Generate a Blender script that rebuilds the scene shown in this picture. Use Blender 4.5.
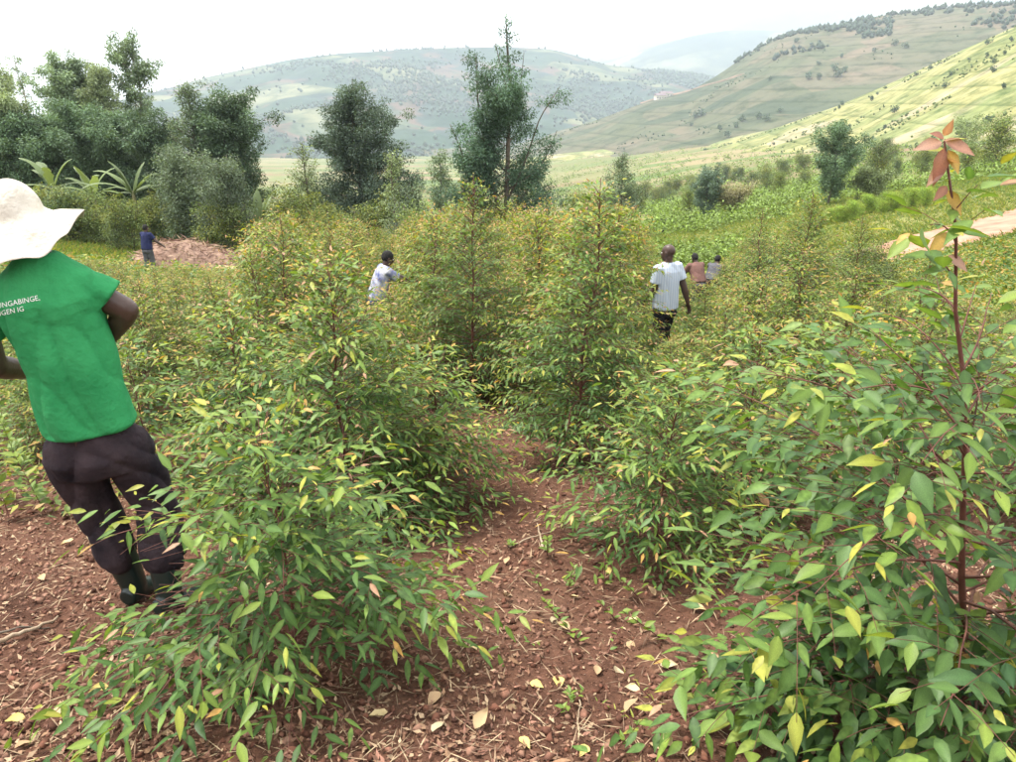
import bpy, bmesh, math, random
import numpy as np
from mathutils import Vector, Matrix
from mathutils.bvhtree import BVHTree

for _o in list(bpy.data.objects):
    bpy.data.objects.remove(_o)
SC = bpy.context.scene
COL = SC.collection

# ------------------------------------------------------------------ camera
PITCH = math.radians(20.0)
F = 770.0                      # focal length in photo pixels (photo is 1016 x 762)
CAM_H = 1.5
cam_data = bpy.data.cameras.new("camera")
cam = bpy.data.objects.new("camera", cam_data)
COL.objects.link(cam)
cam.location = (0, 0, CAM_H)
cam.rotation_euler = (math.radians(90) - PITCH, 0, 0)
cam_data.sensor_width = 36.0
cam_data.lens = F / 1016 * 36.0
cam_data.clip_start = 0.05
cam_data.clip_end = 30000
SC.camera = cam

# ------------------------------------------------------------------ world and sun
SUN_EL, SUN_AZ = math.radians(66), math.radians(-75)      # azimuth from +Y, negative = left
world = bpy.data.worlds.new("World")
SC.world = world
world.use_nodes = True
wn, wl = world.node_tree.nodes, world.node_tree.links
wn.clear()
w_out = wn.new("ShaderNodeOutputWorld")
w_sky = wn.new("ShaderNodeTexSky")
w_sky.sky_type = 'NISHITA'
w_sky.sun_disc = False
w_sky.sun_elevation = SUN_EL
w_sky.sun_rotation = SUN_AZ
w_bg = wn.new("ShaderNodeBackground")
w_bg.inputs[1].default_value = 0.1
w_cl = wn.new("ShaderNodeBackground")
w_cl.inputs[0].default_value = (1.0, 0.985, 0.965, 1)
w_cl.inputs[1].default_value = 1.35
w_tc = wn.new("ShaderNodeTexCoord")
w_no = wn.new("ShaderNodeTexNoise")
w_no.inputs['Scale'].default_value = 2.2
w_no.inputs['Detail'].default_value = 6
w_ra = wn.new("ShaderNodeMapRange")
w_ra.inputs[1].default_value = 0.35
w_ra.inputs[2].default_value = 0.62
w_ra.inputs[3].default_value = 0.72
w_ra.inputs[4].default_value = 1.0
w_mx = wn.new("ShaderNodeMixShader")
wl.new(w_tc.outputs['Generated'], w_no.inputs['Vector'])
wl.new(w_no.outputs[0], w_ra.inputs[0])
wl.new(w_ra.outputs[0], w_mx.inputs[0])
wl.new(w_sky.outputs[0], w_bg.inputs[0])
wl.new(w_bg.outputs[0], w_mx.inputs[1])
wl.new(w_cl.outputs[0], w_mx.inputs[2])
wl.new(w_mx.outputs[0], w_out.inputs[0])

sun_data = bpy.data.lights.new("sun", 'SUN')
sun_data.energy = 3.8
sun_data.angle = math.radians(9)
sun_data.color = (1.0, 0.95, 0.86)
sun = bpy.data.objects.new("sun", sun_data)
COL.objects.link(sun)
sd = Vector((math.sin(SUN_AZ) * math.cos(SUN_EL), math.cos(SUN_AZ) * math.cos(SUN_EL), math.sin(SUN_EL)))
sun.rotation_euler = sd.to_track_quat('Z', 'Y').to_euler()
sun.location = (-20, 10, 40)

vs = SC.view_settings
vs.view_transform = 'Standard'
vs.look = 'None'
vs.exposure = 1.05
vs.gamma = 1.0
vs.use_curve_mapping = False
SC.cycles.max_bounces = 6
SC.cycles.diffuse_bounces = 3
SC.cycles.glossy_bounces = 2
SC.cycles.transmission_bounces = 3
SC.cycles.transparent_max_bounces = 4
SC.cycles.volume_bounces = 2

# ------------------------------------------------------------------ pixel helpers
CP, SP = math.cos(PITCH), math.sin(PITCH)
CAM = np.array([0, 0, CAM_H])


def ray(px, py):
    u, v = (px - 508) / F, -(py - 381) / F
    return np.array([u, CP + v * SP, -SP + v * CP])


def P(px, py, Y):
    r = ray(px, py)
    return Vector(CAM + r * (Y / r[1]))


def project(p):
    d = np.asarray(p, float) - CAM
    dep = d[..., 1] * CP - d[..., 2] * SP
    up = d[..., 1] * SP + d[..., 2] * CP
    dep = np.where(dep < 1e-3, 1e-3, dep)
    return 508 + F * d[..., 0] / dep, 381 - F * up / dep, dep


# ------------------------------------------------------------------ noise
def _h(ix, iy, iz, s):
    n = np.sin(ix * 127.1 + iy * 311.7 + iz * 74.7 + s * 53.3) * 43758.5453
    return n - np.floor(n)


def vnoise(x, y, z=0.0, s=0):
    x, y, z = np.broadcast_arrays(np.asarray(x, float), np.asarray(y, float), np.asarray(z, float))
    ix, iy, iz = np.floor(x), np.floor(y), np.floor(z)
    fx, fy, fz = x - ix, y - iy, z - iz
    fx, fy, fz = fx * fx * (3 - 2 * fx), fy * fy * (3 - 2 * fy), fz * fz * (3 - 2 * fz)
    r = 0
    for dx in (0, 1):
        for dy in (0, 1):
            for dz in (0, 1):
                w = (fx if dx else 1 - fx) * (fy if dy else 1 - fy) * (fz if dz else 1 - fz)
                r = r + w * _h(ix + dx, iy + dy, iz + dz, s)
    return r


def fbm(x, y, s=0, o=4):
    r, a, t = 0, 1.0, 0
    for k in range(o):
        r = r + a * vnoise(x * 2 ** k, y * 2 ** k, 0.0, s + k)
        t += a
        a *= 0.5
    return r / t


# ------------------------------------------------------------------ terrain height
_gy = np.concatenate([np.linspace(-60, 120, 1200), np.geomspace(120.5, 8000, 500)])
_gd = np.interp(_gy, [-60, 0, 10, 20, 30, 40, 50, 80, 150, 300, 600, 1500, 8000],
                [-14, 0, 2.0, 3.75, 5.0, 6.15, 7.35, 11.6, 21, 36, 54, 92, 92])
_k = np.hanning(41)
_k /= _k.sum()
_gd2 = np.convolve(np.pad(_gd, 20, mode='edge'), _k, 'valid')
_gd = np.where((_gy > -50) & (_gy < 115), _gd2, _gd)


def softplus(x, k):
    return k * np.logaddexp(0, np.asarray(x, float) / k)


def gz(x, y):
    x, y = np.asarray(x, float), np.asarray(y, float)
    z = -np.interp(y, _gy, _gd)
    lat = 0.085 * softplus(-x - 5, 2.0) * np.clip(1.6 - y / 90, 0, 1) + 0.165 * softplus(x - 8, 2.0)
    z = z + 45 * np.tanh(lat / 45) * np.clip((y + 5) / 15, 0, 1)
    r = np.hypot(x, y)
    far = np.clip((r - 12) / 60, 0, 1)
    z = z + far * 1.6 * (fbm(x / 33, y / 33, 5) - 0.5) + np.clip((r - 150) / 400, 0, 1) * 9 * (fbm(x / 140, y / 140, 8) - 0.5)
    z = z + 0.10 * (fbm(x / 1.7 + 9, y / 1.7, 2, 2) - 0.5)
    return z


def ground_hit(px, py, far=900):
    r = ray(px, py)
    ts = np.concatenate([np.linspace(0.5, 30, 1500), np.geomspace(30.02, far, 1500)])
    pts = CAM[None] + ts[:, None] * r[None]
    below = pts[:, 2] < gz(pts[:, 0], pts[:, 1])
    i = int(np.argmax(below)) if below.any() else len(ts) - 1
    p = pts[i]
    return Vector((p[0], p[1], float(gz(p[0], p[1]))))


def on_ground(px, Y, dz=0.0):
    # point on the ground at forward distance Y in photo column px (measured at ground level)
    y0 = 381.0
    X = 0.0
    for _ in range(6):
        z = float(gz(X, Y))
        dep = Y * CP - (z - CAM_H) * SP
        X = (px - 508) / F * dep
    return Vector((X, Y, float(gz(X, Y)) + dz))


# ------------------------------------------------------------------ materials
MATS = {}


def new_mat(name):
    m = bpy.data.materials.new(name)
    m.use_nodes = True
    nt = m.node_tree
    b = nt.nodes['Principled BSDF']
    MATS[name] = m
    return m, nt.nodes, nt.links, b


def ramp(n, stops):
    r = n.new("ShaderNodeValToRGB")
    e = r.color_ramp.elements
    while len(e) > 1:
        e.remove(e[-1])
    e[0].position, e[0].color = stops[0][0], (*stops[0][1], 1)
    for p, c in stops[1:]:
        k = e.new(p)
        k.color = (*c, 1)
    return r


def noise_node(n, l, scale, detail=4, coord=None, rough=0.55, dim=None):
    t = n.new("ShaderNodeTexNoise")
    t.inputs['Scale'].default_value = scale
    t.inputs['Detail'].default_value = detail
    t.inputs['Roughness'].default_value = rough
    if coord is not None:
        l.new(coord, t.inputs['Vector'])
    return t


def mix_rgb(n, l, a, b, fac, mode='MIX'):
    m = n.new("ShaderNodeMix")
    m.data_type = 'RGBA'
    m.blend_type = mode
    for sock, v in ((m.inputs[0], fac), (m.inputs[6], a), (m.inputs[7], b)):
        if hasattr(v, 'is_linked') or hasattr(v, 'links'):
            l.new(v, sock)
        else:
            sock.default_value = v if not isinstance(v, tuple) else (*v, 1)
    return m.outputs[2]


def leaf_material(name, trans=0.38, rough=0.48, spec=0.35):
    m, n, l, b = new_mat(name)
    a = n.new("ShaderNodeAttribute")
    a.attribute_name = 'Col'
    tc = n.new("ShaderNodeTexCoord")
    no = noise_node(n, l, 55, 2, tc.outputs['Object'])
    rp = ramp(n, [(0.3, (0.72, 0.74, 0.7)), (0.7, (1.2, 1.18, 1.12))])
    l.new(no.outputs[0], rp.inputs[0])
    c = mix_rgb(n, l, a.outputs['Color'], rp.outputs[0], 1.0, 'MULTIPLY')
    l.new(c, b.inputs['Base Color'])
    b.inputs['Roughness'].default_value = rough
    b.inputs['Specular IOR Level'].default_value = spec
    t = n.new("ShaderNodeBsdfTranslucent")
    c2 = mix_rgb(n, l, c, (1.25, 1.2, 0.55), 1.0, 'MULTIPLY')
    l.new(c2, t.inputs[0])
    mx = n.new("ShaderNodeMixShader")
    mx.inputs[0].default_value = trans
    out = n['Material Output']
    l.new(b.outputs[0], mx.inputs[1])
    l.new(t.outputs[0], mx.inputs[2])
    l.new(mx.outputs[0], out.inputs[0])
    return m


def plain_material(name, c1, c2, scale=8, rough=0.8, bump=0.0, bscale=30, spec=0.3, detail=5):
    m, n, l, b = new_mat(name)
    tc = n.new("ShaderNodeTexCoord")
    no = noise_node(n, l, scale, detail, tc.outputs['Object'])
    rp = ramp(n, [(0.33, c1), (0.67, c2)])
    l.new(no.outputs[0], rp.inputs[0])
    l.new(rp.outputs[0], b.inputs['Base Color'])
    b.inputs['Roughness'].default_value = rough
    b.inputs['Specular IOR Level'].default_value = spec
    if bump:
        nb = noise_node(n, l, bscale, 6, tc.outputs['Object'])
        bp = n.new("ShaderNodeBump")
        bp.inputs['Strength'].default_value = bump
        bp.inputs['Distance'].default_value = 0.02
        l.new(nb.outputs[0], bp.inputs['Height'])
        l.new(bp.outputs[0], b.inputs['Normal'])
    return m


M_LEAF = leaf_material('leaf')
M_TREELEAF = leaf_material('tree_leaf', 0.25, 0.6, 0.25)
M_STEM = plain_material('red_stem', (0.085, 0.03, 0.022), (0.16, 0.065, 0.045), 20, 0.6)
M_BARK = plain_material('bark', (0.07, 0.055, 0.042), (0.17, 0.14, 0.11), 6, 0.9, 0.5, 14)
M_PALEBARK = plain_material('pale_bark', (0.2, 0.17, 0.14), (0.38, 0.34, 0.29), 3, 0.85, 0.3, 10)


# clods, litter: colour attribute
def attr_material(name, rough=0.85, spec=0.2):
    m, n, l, b = new_mat(name)
    a = n.new("ShaderNodeAttribute")
    a.attribute_name = 'Col'
    tc = n.new("ShaderNodeTexCoord")
    no = noise_node(n, l, 90, 3, tc.outputs['Object'])
    rp = ramp(n, [(0.3, (0.7, 0.7, 0.7)), (0.7, (1.25, 1.2, 1.15))])
    l.new(no.outputs[0], rp.inputs[0])
    l.new(mix_rgb(n, l, a.outputs['Color'], rp.outputs[0], 1.0, 'MULTIPLY'), b.inputs['Base Color'])
    b.inputs['Roughness'].default_value = rough
    b.inputs['Specular IOR Level'].default_value = spec
    return m


M_CLOD = attr_material('soil_clod')
M_LITTER = attr_material('dry_litter', 0.75)

# ------------------------------------------------------------------ object helpers


def tag(o, label=None, cat=None, group=None, kind=None):
    if label:
        o['label'] = label
    if cat:
        o['category'] = cat
    if group:
        o['group'] = group
    if kind:
        o['kind'] = kind
    return o


def link(name, me, mat=None, parent=None, loc=None):
    o = bpy.data.objects.new(name, me)
    COL.objects.link(o)
    if mat is not None and me is not None and not me.materials:
        me.materials.append(mat)
    if parent is not None:
        o.parent = parent
    if loc is not None:
        o.location = loc
    return o


def empty(name, loc, rz=0.0, sc=1.0):
    o = bpy.data.objects.new(name, None)
    COL.objects.link(o)
    o.empty_display_size = 0.1
    o.location = loc
    o.rotation_euler = (0, 0, rz)
    o.scale = (sc, sc, sc)
    return o


def np_mesh(name, V, T, col=None, smooth=False, k=3):
    V = np.ascontiguousarray(V, dtype=np.float32)
    T = np.ascontiguousarray(T, dtype=np.int32)
    me = bpy.data.meshes.new(name)
    me.vertices.add(len(V))
    me.vertices.foreach_set('co', V.ravel())
    me.loops.add(T.size)
    me.loops.foreach_set('vertex_index', T.ravel())
    me.polygons.add(len(T))
    me.polygons.foreach_set('loop_start', np.arange(0, T.size, k, dtype=np.int32))
    me.polygons.foreach_set('loop_total', np.full(len(T), k, dtype=np.int32))
    if smooth:
        me.polygons.foreach_set('use_smooth', np.ones(len(T), dtype=bool))
    if col is not None:
        a = me.attributes.new('Col', 'FLOAT_COLOR', 'POINT')
        c = np.ones((len(V), 4), dtype=np.float32)
        c[:, :3] = col
        a.data.foreach_set('color', c.ravel())
    me.update(calc_edges=True)
    return me


def join_arrays(parts):
    Vs, Ts, off = [], [], 0
    for V, T in parts:
        Vs.append(V)
        Ts.append(np.asarray(T) + off)
        off += len(V)
    return np.concatenate(Vs), np.concatenate(Ts)


def tube(pts, radii, sides=6):
    pts = np.asarray(pts, float)
    n = len(pts)
    d = np.gradient(pts, axis=0)
    d /= np.linalg.norm(d, axis=1, keepdims=True) + 1e-9
    ref = np.array([0.31, 0.23, 0.92]) if abs(d[0, 2]) < 0.8 else np.array([1.0, 0.1, 0.0])
    a = np.cross(d, ref)
    a /= np.linalg.norm(a, axis=1, keepdims=True) + 1e-9
    b = np.cross(d, a)
    th = np.linspace(0, 2 * np.pi, sides, endpoint=False)
    V = pts[:, None] + np.asarray(radii)[:, None, None] * (np.cos(th)[None, :, None] * a[:, None] + np.sin(th)[None, :, None] * b[:, None])
    V = V.reshape(-1, 3)
    T = []
    for i in range(n - 1):
        for j in range(sides):
            k = (j + 1) % sides
            p, q, r, s = i * sides + j, i * sides + k, (i + 1) * sides + k, (i + 1) * sides + j
            T += [(p, q, r), (p, r, s)]
    V = np.vstack([V, pts[-1:] + d[-1:] * radii[-1]])
    for j in range(sides):
        T.append(((n - 1) * sides + j, (n - 1) * sides + (j + 1) % sides, n * sides))
    return V, np.array(T)


def nrm(v):
    return v / (np.linalg.norm(v, axis=-1, keepdims=True) + 1e-9)


# leaf templates: x along the length, y across (full width 1), z normal
def leaf_template(lod):
    if lod == 'fine':
        xs, hw = [0.14, 0.36, 0.64, 0.86], [0.3, 0.5, 0.37, 0.14]
        V = [(0, 0, 0)]
        for x, w in zip(xs, hw):
            V += [(x, w, 0.16 * w), (x, 0, -0.02), (x, -w, 0.16 * w)]
        V.append((1, 0, 0))
        T = [(0, 2, 1), (0, 3, 2)]
        for k in (0, 1, 2):
            a = 1 + 3 * k
            T += [(a, a + 1, a + 4), (a, a + 4, a + 3), (a + 1, a + 2, a + 5), (a + 1, a + 5, a + 4)]
        T += [(10, 11, 13), (11, 12, 13)]
    elif lod == 'mid':
        V = [(0, 0, 0), (0.38, 0.5, 0.09), (0.38, -0.5, 0.09), (0.72, 0, 0.0), (1, 0, 0)]
        V = [(0, 0, 0), (0.35, 0.48, 0.08), (0.38, 0, -0.01), (0.35, -0.48, 0.08), (1, 0, 0)]
        T = [(0, 2, 1), (0, 3, 2), (1, 2, 4), (2, 3, 4)]
    else:
        V = [(0, 0, 0), (0.42, 0.5, 0.08), (0.42, -0.5, 0.08), (1, 0, 0)]
        T = [(0, 3, 1), (0, 2, 3)]
    return np.array(V, float), np.array(T)


MIDRIB = np.array([1.3] + [0.95, 1.32, 0.95] * 4 + [1.1])


def leaf_frames(d, up):
    X = nrm(d)
    Y = nrm(np.cross(up, X))
    Z = np.cross(X, Y)
    return X, Y, Z


def leaves_arrays(pos, d, up, L, W, col, lod, droop=0.18):
    tv, tt = leaf_template(lod)
    N, k = len(pos), len(tv)
    X, Y, Z = leaf_frames(d, up)
    L = np.broadcast_to(np.asarray(L, float), (N,))
    W = np.broadcast_to(np.asarray(W, float), (N,))
    x = tv[None, :, 0, None] * L[:, None, None]
    y = tv[None, :, 1, None] * W[:, None, None]
    z = tv[None, :, 2, None] * W[:, None, None]
    V = pos[:, None] + x * X[:, None] + y * Y[:, None] + z * Z[:, None]
    dr = np.broadcast_to(np.asarray(droop, float), (N,))
    V[:, :, 2] -= (dr * L)[:, None] * tv[None, :, 0] ** 2
    T = (tt[None] + (np.arange(N) * k)[:, None, None]).reshape(-1, 3)
    C = np.repeat(col, k, axis=0)
    if lod == 'fine':
        C = C * np.tile(MIDRIB, N)[:, None]
    return V.reshape(-1, 3), T, C


# ------------------------------------------------------------------ GROUND
def axis_coords(lo, hi, step, out_lo, out_hi, n_out):
    mid = np.arange(lo, hi + step / 2, step)
    a = lo - np.geomspace(step * 1.2, lo - out_lo, n_out)[::-1]
    b = hi + np.geomspace(step * 1.2, out_hi - hi, n_out)
    return np.concatenate([a, mid, b])


gx_ = axis_coords(-3.2, 3.2, 0.022, -6300, 6300, 110)
gy_ = axis_coords(1.2, 6.4, 0.022, -250, 6300, 110)
XX, YY = np.meshgrid(gx_, gy_)
ZZ = gz(XX, YY)
near = np.clip(1.3 - np.hypot(XX, YY - 3) / 9, 0, 1)
ZZ = ZZ + near * (0.075 * (fbm(XX * 3.1, YY * 3.1, 21, 4) - 0.5) + 0.03 * (fbm(XX * 13, YY * 13, 31, 3) - 0.5))
ny, nx = XX.shape
idx = np.arange(ny * nx).reshape(ny, nx)
Q = np.stack([idx[:-1, :-1], idx[:-1, 1:], idx[1:, 1:], idx[1:, :-1]], -1).reshape(-1, 4)
gme = np_mesh('ground', np.stack([XX, YY, ZZ], -1).reshape(-1, 3), Q, smooth=True, k=4)
_cover = np.clip((YY - 9.5 + 3.0 * (fbm(XX / 2.5, YY / 2.5, 77) - 0.5)) / 4.5, 0, 1)
_ga = gme.attributes.new('cover', 'FLOAT', 'POINT')
_ga.data.foreach_set('value', _cover.astype(np.float32).ravel())


def ground_mat():
    m, n, l, b = new_mat('ground_soil_and_fields')
    tc = n.new("ShaderNodeTexCoord")
    o = tc.outputs['Object']
    n1 = noise_node(n, l, 1.3, 6, o, 0.6)
    n2 = noise_node(n, l, 26, 8, o, 0.68)
    s1 = ramp(n, [(0.25, (0.07, 0.034, 0.022)), (0.5, (0.125, 0.062, 0.041)), (0.75, (0.19, 0.11, 0.074))])
    l.new(n1.outputs[0], s1.inputs[0])
    s2 = ramp(n, [(0.28, (0.45, 0.42, 0.4)), (0.5, (0.95, 0.93, 0.92)), (0.72, (1.45, 1.4, 1.35))])
    l.new(n2.outputs[0], s2.inputs[0])
    soil = mix_rgb(n, l, s1.outputs[0], s2.outputs[0], 1.0, 'MULTIPLY')
    # grass and fields
    f1 = noise_node(n, l, 0.06, 8, o, 0.6)
    g1 = ramp(n, [(0.3, (0.05, 0.085, 0.024)), (0.46, (0.11, 0.155, 0.04)), (0.56, (0.22, 0.21, 0.075)), (0.72, (0.14, 0.19, 0.05))])
    l.new(f1.outputs[0], g1.inputs[0])
    mp = n.new("ShaderNodeMapping")
    mp.inputs['Scale'].default_value = (0.02, 0.034, 0.0)
    mp.inputs['Rotation'].default_value = (0, 0, 0.5)
    l.new(o, mp.inputs[0])
    vo = n.new("ShaderNodeTexVoronoi")
    vo.inputs['Scale'].default_value = 1.0
    l.new(mp.outputs[0], vo.inputs['Vector'])
    sep = n.new("ShaderNodeSeparateColor")
    l.new(vo.outputs['Color'], sep.inputs[0])
    fr = ramp(n, [(0.0, (0.06, 0.1, 0.03)), (0.25, (0.17, 0.165, 0.07)), (0.45, (0.09, 0.135, 0.035)), (0.62, (0.24, 0.19, 0.11)), (0.8, (0.11, 0.15, 0.045)), (1.0, (0.2, 0.13, 0.08))])
    l.new(sep.outputs[0], fr.inputs[0])
    f2 = noise_node(n, l, 1.1, 8, o, 0.7)
    fm = ramp(n, [(0.3, (0.55, 0.6, 0.5)), (0.7, (1.35, 1.3, 1.3))])
    l.new(f2.outputs[0], fm.inputs[0])
    # fields only past about 80 m
    sx = n.new("ShaderNodeSeparateXYZ")
    l.new(o, sx.inputs[0])
    mr = n.new("ShaderNodeMapRange")
    mr.inputs[1].default_value = 75
    mr.inputs[2].default_value = 130
    l.new(sx.outputs[1], mr.inputs[0])
    gf = mix_rgb(n, l, g1.outputs[0], fr.outputs[0], mr.outputs[0])
    green = mix_rgb(n, l, gf, fm.outputs[0], 1.0, 'MULTIPLY')
    at = n.new("ShaderNodeAttribute")
    at.attribute_name = 'cover'
    l.new(mix_rgb(n, l, soil, green, at.outputs['Fac']), b.inputs['Base Color'])
    b.inputs['Roughness'].default_value = 0.95
    b.inputs['Specular IOR Level'].default_value = 0.15
    nb = noise_node(n, l, 60, 8, o, 0.7)
    bp = n.new("ShaderNodeBump")
    bp.inputs['Strength'].default_value = 0.9
    bp.inputs['Distance'].default_value = 0.02
    l.new(nb.outputs[0], bp.inputs['Height'])
    l.new(bp.outputs[0], b.inputs['Normal'])
    return m


ground = link('ground', gme, ground_mat())
tag(ground, 'red-brown soil slope running down into a green valley', 'ground', kind='structure')


# ------------------------------------------------------------------ HILLS
def hill_mat(name, stops, sx, sy, rot, speck, speck_col, fine=0.02, stripes=0.0, clearing=None):
    m, n, l, b = new_mat(name)
    tc = n.new("ShaderNodeTexCoord")
    o = tc.outputs['Object']
    nw = noise_node(n, l, 0.004, 4, o)
    wv = n.new("ShaderNodeVectorMath")
    wv.operation = 'MULTIPLY_ADD'
    l.new(nw.outputs['Color'], wv.inputs[0])
    wv.inputs[1].default_value = (90, 90, 0)
    l.new(o, wv.inputs[2])
    mp = n.new("ShaderNodeMapping")
    mp.inputs['Scale'].default_value = (sx, sy, 0.0)
    mp.inputs['Rotation'].default_value = (0, 0, rot)
    l.new(wv.outputs[0], mp.inputs[0])
    vo = n.new("ShaderNodeTexVoronoi")
    vo.inputs['Scale'].default_value = 1.0
    l.new(mp.outputs[0], vo.inputs['Vector'])
    sep = n.new("ShaderNodeSeparateColor")
    l.new(vo.outputs['Color'], sep.inputs[0])
    big = noise_node(n, l, 0.0035, 5, o)
    ad = n.new("ShaderNodeMath")
    ad.operation = 'MULTIPLY_ADD'
    l.new(sep.outputs[0], ad.inputs[0])
    ad.inputs[1].default_value = 0.45
    mb = n.new("ShaderNodeMath")
    mb.operation = 'MULTIPLY_ADD'
    l.new(big.outputs[0], mb.inputs[0])
    mb.inputs[1].default_value = 1.3
    mb.inputs[2].default_value = -0.37
    l.new(mb.outputs[0], ad.inputs[2])
    rp = ramp(n, stops)
    l.new(ad.outputs[0], rp.inputs[0])
    fn = noise_node(n, l, fine, 9, o, 0.72)
    fr = ramp(n, [(0.35, speck_col), (0.35 + speck, (1.0, 1.0, 1.0)), (0.8, (1.25, 1.22, 1.15))])
    l.new(fn.outputs[0], fr.inputs[0])
    c = mix_rgb(n, l, rp.outputs[0], fr.outputs[0], 1.0, 'MULTIPLY')
    if stripes:
        sz = n.new("ShaderNodeSeparateXYZ")
        l.new(wv.outputs[0], sz.inputs[0])
        w = n.new("ShaderNodeMath")
        w.operation = 'MULTIPLY'
        w.inputs[1].default_value = stripes
        l.new(sz.outputs[2], w.inputs[0])
        s = n.new("ShaderNodeMath")
        s.operation = 'FRACT'
        l.new(w.outputs[0], s.inputs[0])
        st = ramp(n, [(0.0, (0.5, 0.58, 0.45)), (0.18, (1, 1, 1)), (1.0, (1.06, 1.04, 1.0))])
        l.new(s.outputs[0], st.inputs[0])
        c = mix_rgb(n, l, c, st.outputs[0], 0.9, 'MULTIPLY')
    l.new(c, b.inputs['Base Color'])
    b.inputs['Roughness'].default_value = 1.0
    b.inputs['Specular IOR Level'].default_value = 0.05
    return m


def hill(name, label, ridge, dist, foot, mat, gully, gs, nu=260, nv=90, power=1.0, seed=3):
    px = np.linspace(ridge[0][0], ridge[-1][0], nu)
    py = np.interp(px, [r[0] for r in ridge], [r[1] for r in ridge])
    k = np.hanning(11)
    k /= k.sum()
    py = np.convolve(np.pad(py, 5, mode='edge'), k, 'valid')
    Dr = np.interp(px, [d[0] for d in dist], [d[1] for d in dist])
    Df = np.interp(px, [d[0] for d in foot], [d[1] for d in foot])
    R = np.stack([ray(a, b) for a, b in zip(px, py)])
    hd = R[:, :2] / np.linalg.norm(R[:, :2], axis=1, keepdims=True)
    sl = R[:, 2] / np.linalg.norm(R[:, :2], axis=1)
    zr = CAM_H + sl * Dr
    v = np.concatenate([np.linspace(0, 1, nv), np.linspace(1.03, 1.5, 14)])
    Vx = np.zeros((len(v), nu, 3))
    fx, fy = hd[:, 0] * Df, hd[:, 1] * Df
    zf = gz(fx, fy) - 6
    for i, t in enumerate(v):
        D = Df + (Dr - Df) * t
        x, y = hd[:, 0] * D, hd[:, 1] * D
        if t <= 1:
            s = t ** power
            s = s - 0.06 * np.sin(2 * np.pi * t)
            z = zf + (zr - zf) * s
            amp = gully * np.sin(np.pi * min(1, t * 1.0)) ** 0.7
        else:
            z = zr - (zr - zf) * ((t - 1) * 1.6) ** 1.3
            amp = gully * 0.3
        nz = 1 - np.abs(2 * fbm(x / gs, y / gs, seed, 5) - 1)
        z = z + amp * (nz - 0.75) + gully * 0.06 * (fbm(x / gs * 6, y / gs * 6, seed + 4, 3) - 0.5)
        Vx[i] = np.stack([x, y, z], -1)
    idx = np.arange(len(v) * nu).reshape(len(v), nu)
    Q = np.stack([idx[:-1, :-1], idx[:-1, 1:], idx[1:, 1:], idx[1:, :-1]], -1).reshape(-1, 4)
    me = np_mesh(name, Vx.reshape(-1, 3), Q, smooth=True, k=4)
    o = link(name, me, mat)
    tag(o, label, 'hill', kind='structure')
    return o, Vx[:nv]


M_H1 = hill_mat('sun_painted_fields', [(0.2, (0.12, 0.155, 0.06)), (0.36, (0.22, 0.215, 0.09)), (0.5, (0.28, 0.26, 0.12)), (0.6, (0.16, 0.19, 0.075)), (0.68, (0.33, 0.27, 0.18)), (0.76, (0.17, 0.2, 0.08)), (0.88, (0.28, 0.24, 0.14))],
                0.03, 0.055, 0.6, 0.2, (0.3, 0.4, 0.28), 0.12, 0.16)  # sunshine on this hill is put into its brighter, yellower base colours
M_H2 = hill_mat('shade_painted_pasture', [(0.2, (0.05, 0.066, 0.042)), (0.4, (0.082, 0.092, 0.056)), (0.52, (0.11, 0.1, 0.07)), (0.66, (0.075, 0.086, 0.052)), (0.8, (0.135, 0.11, 0.08))],
                0.014, 0.025, 0.4, 0.16, (0.4, 0.48, 0.4), 0.06, 0.09)  # cloud shadow over this hill is put into its darker base colours
M_H3 = hill_mat('far_hill_fields', [(0.2, (0.02, 0.045, 0.03)), (0.4, (0.035, 0.06, 0.04)), (0.5, (0.03, 0.05, 0.045)), (0.55, (0.11, 0.072, 0.055)), (0.6, (0.05, 0.075, 0.045)), (0.78, (0.16, 0.16, 0.09)), (0.9, (0.05, 0.075, 0.045))],
                0.0045, 0.007, 0.3, 0.16, (0.35, 0.45, 0.4), 0.02)
M_H4 = hill_mat('distant_hill', [(0.25, (0.02, 0.035, 0.03)), (0.5, (0.04, 0.055, 0.035)), (0.72, (0.16, 0.16, 0.09)), (0.85, (0.03, 0.045, 0.035))],
                0.002, 0.003, 0.2, 0.12, (0.5, 0.55, 0.5), 0.01)

h1, H1V = hill('sun_painted_hillside', 'yellow-green farmed hillside with painted-in sun at the right, terraced with hedges',
               [(500, 196), (560, 186), (640, 170), (700, 152), (780, 127), (840, 105), (900, 79), (960, 51), (1030, 20), (1120, -15)],
               [(500, 700), (700, 640), (900, 560), (1120, 480)], [(500, 420), (700, 330), (900, 230), (1120, 170)], M_H1, 9, 120, seed=3)
h2, H2V = hill('shade_painted_hillside', 'dull green grazed hillside with painted-in cloud shade and trees along its crest',
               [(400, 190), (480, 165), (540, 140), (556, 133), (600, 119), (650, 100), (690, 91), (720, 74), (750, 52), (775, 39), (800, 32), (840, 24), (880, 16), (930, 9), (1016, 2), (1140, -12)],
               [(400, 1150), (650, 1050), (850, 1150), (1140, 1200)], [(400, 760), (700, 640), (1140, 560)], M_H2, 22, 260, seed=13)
h3, H3V = hill('far_hill', 'broad blue-green hill across the valley with brown cleared patches',
               [(-120, 150), (60, 118), (130, 98), (170, 87), (210, 76), (290, 60), (340, 53), (400, 50), (470, 47), (530, 48), (556, 50), (580, 58), (610, 66), (660, 71), (720, 78), (800, 95)],
               [(-120, 2300), (400, 2500), (800, 2700)], [(-120, 1350), (400, 1250), (800, 1600)], M_H3, 75, 620, nu=300, nv=120, seed=23)
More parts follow.
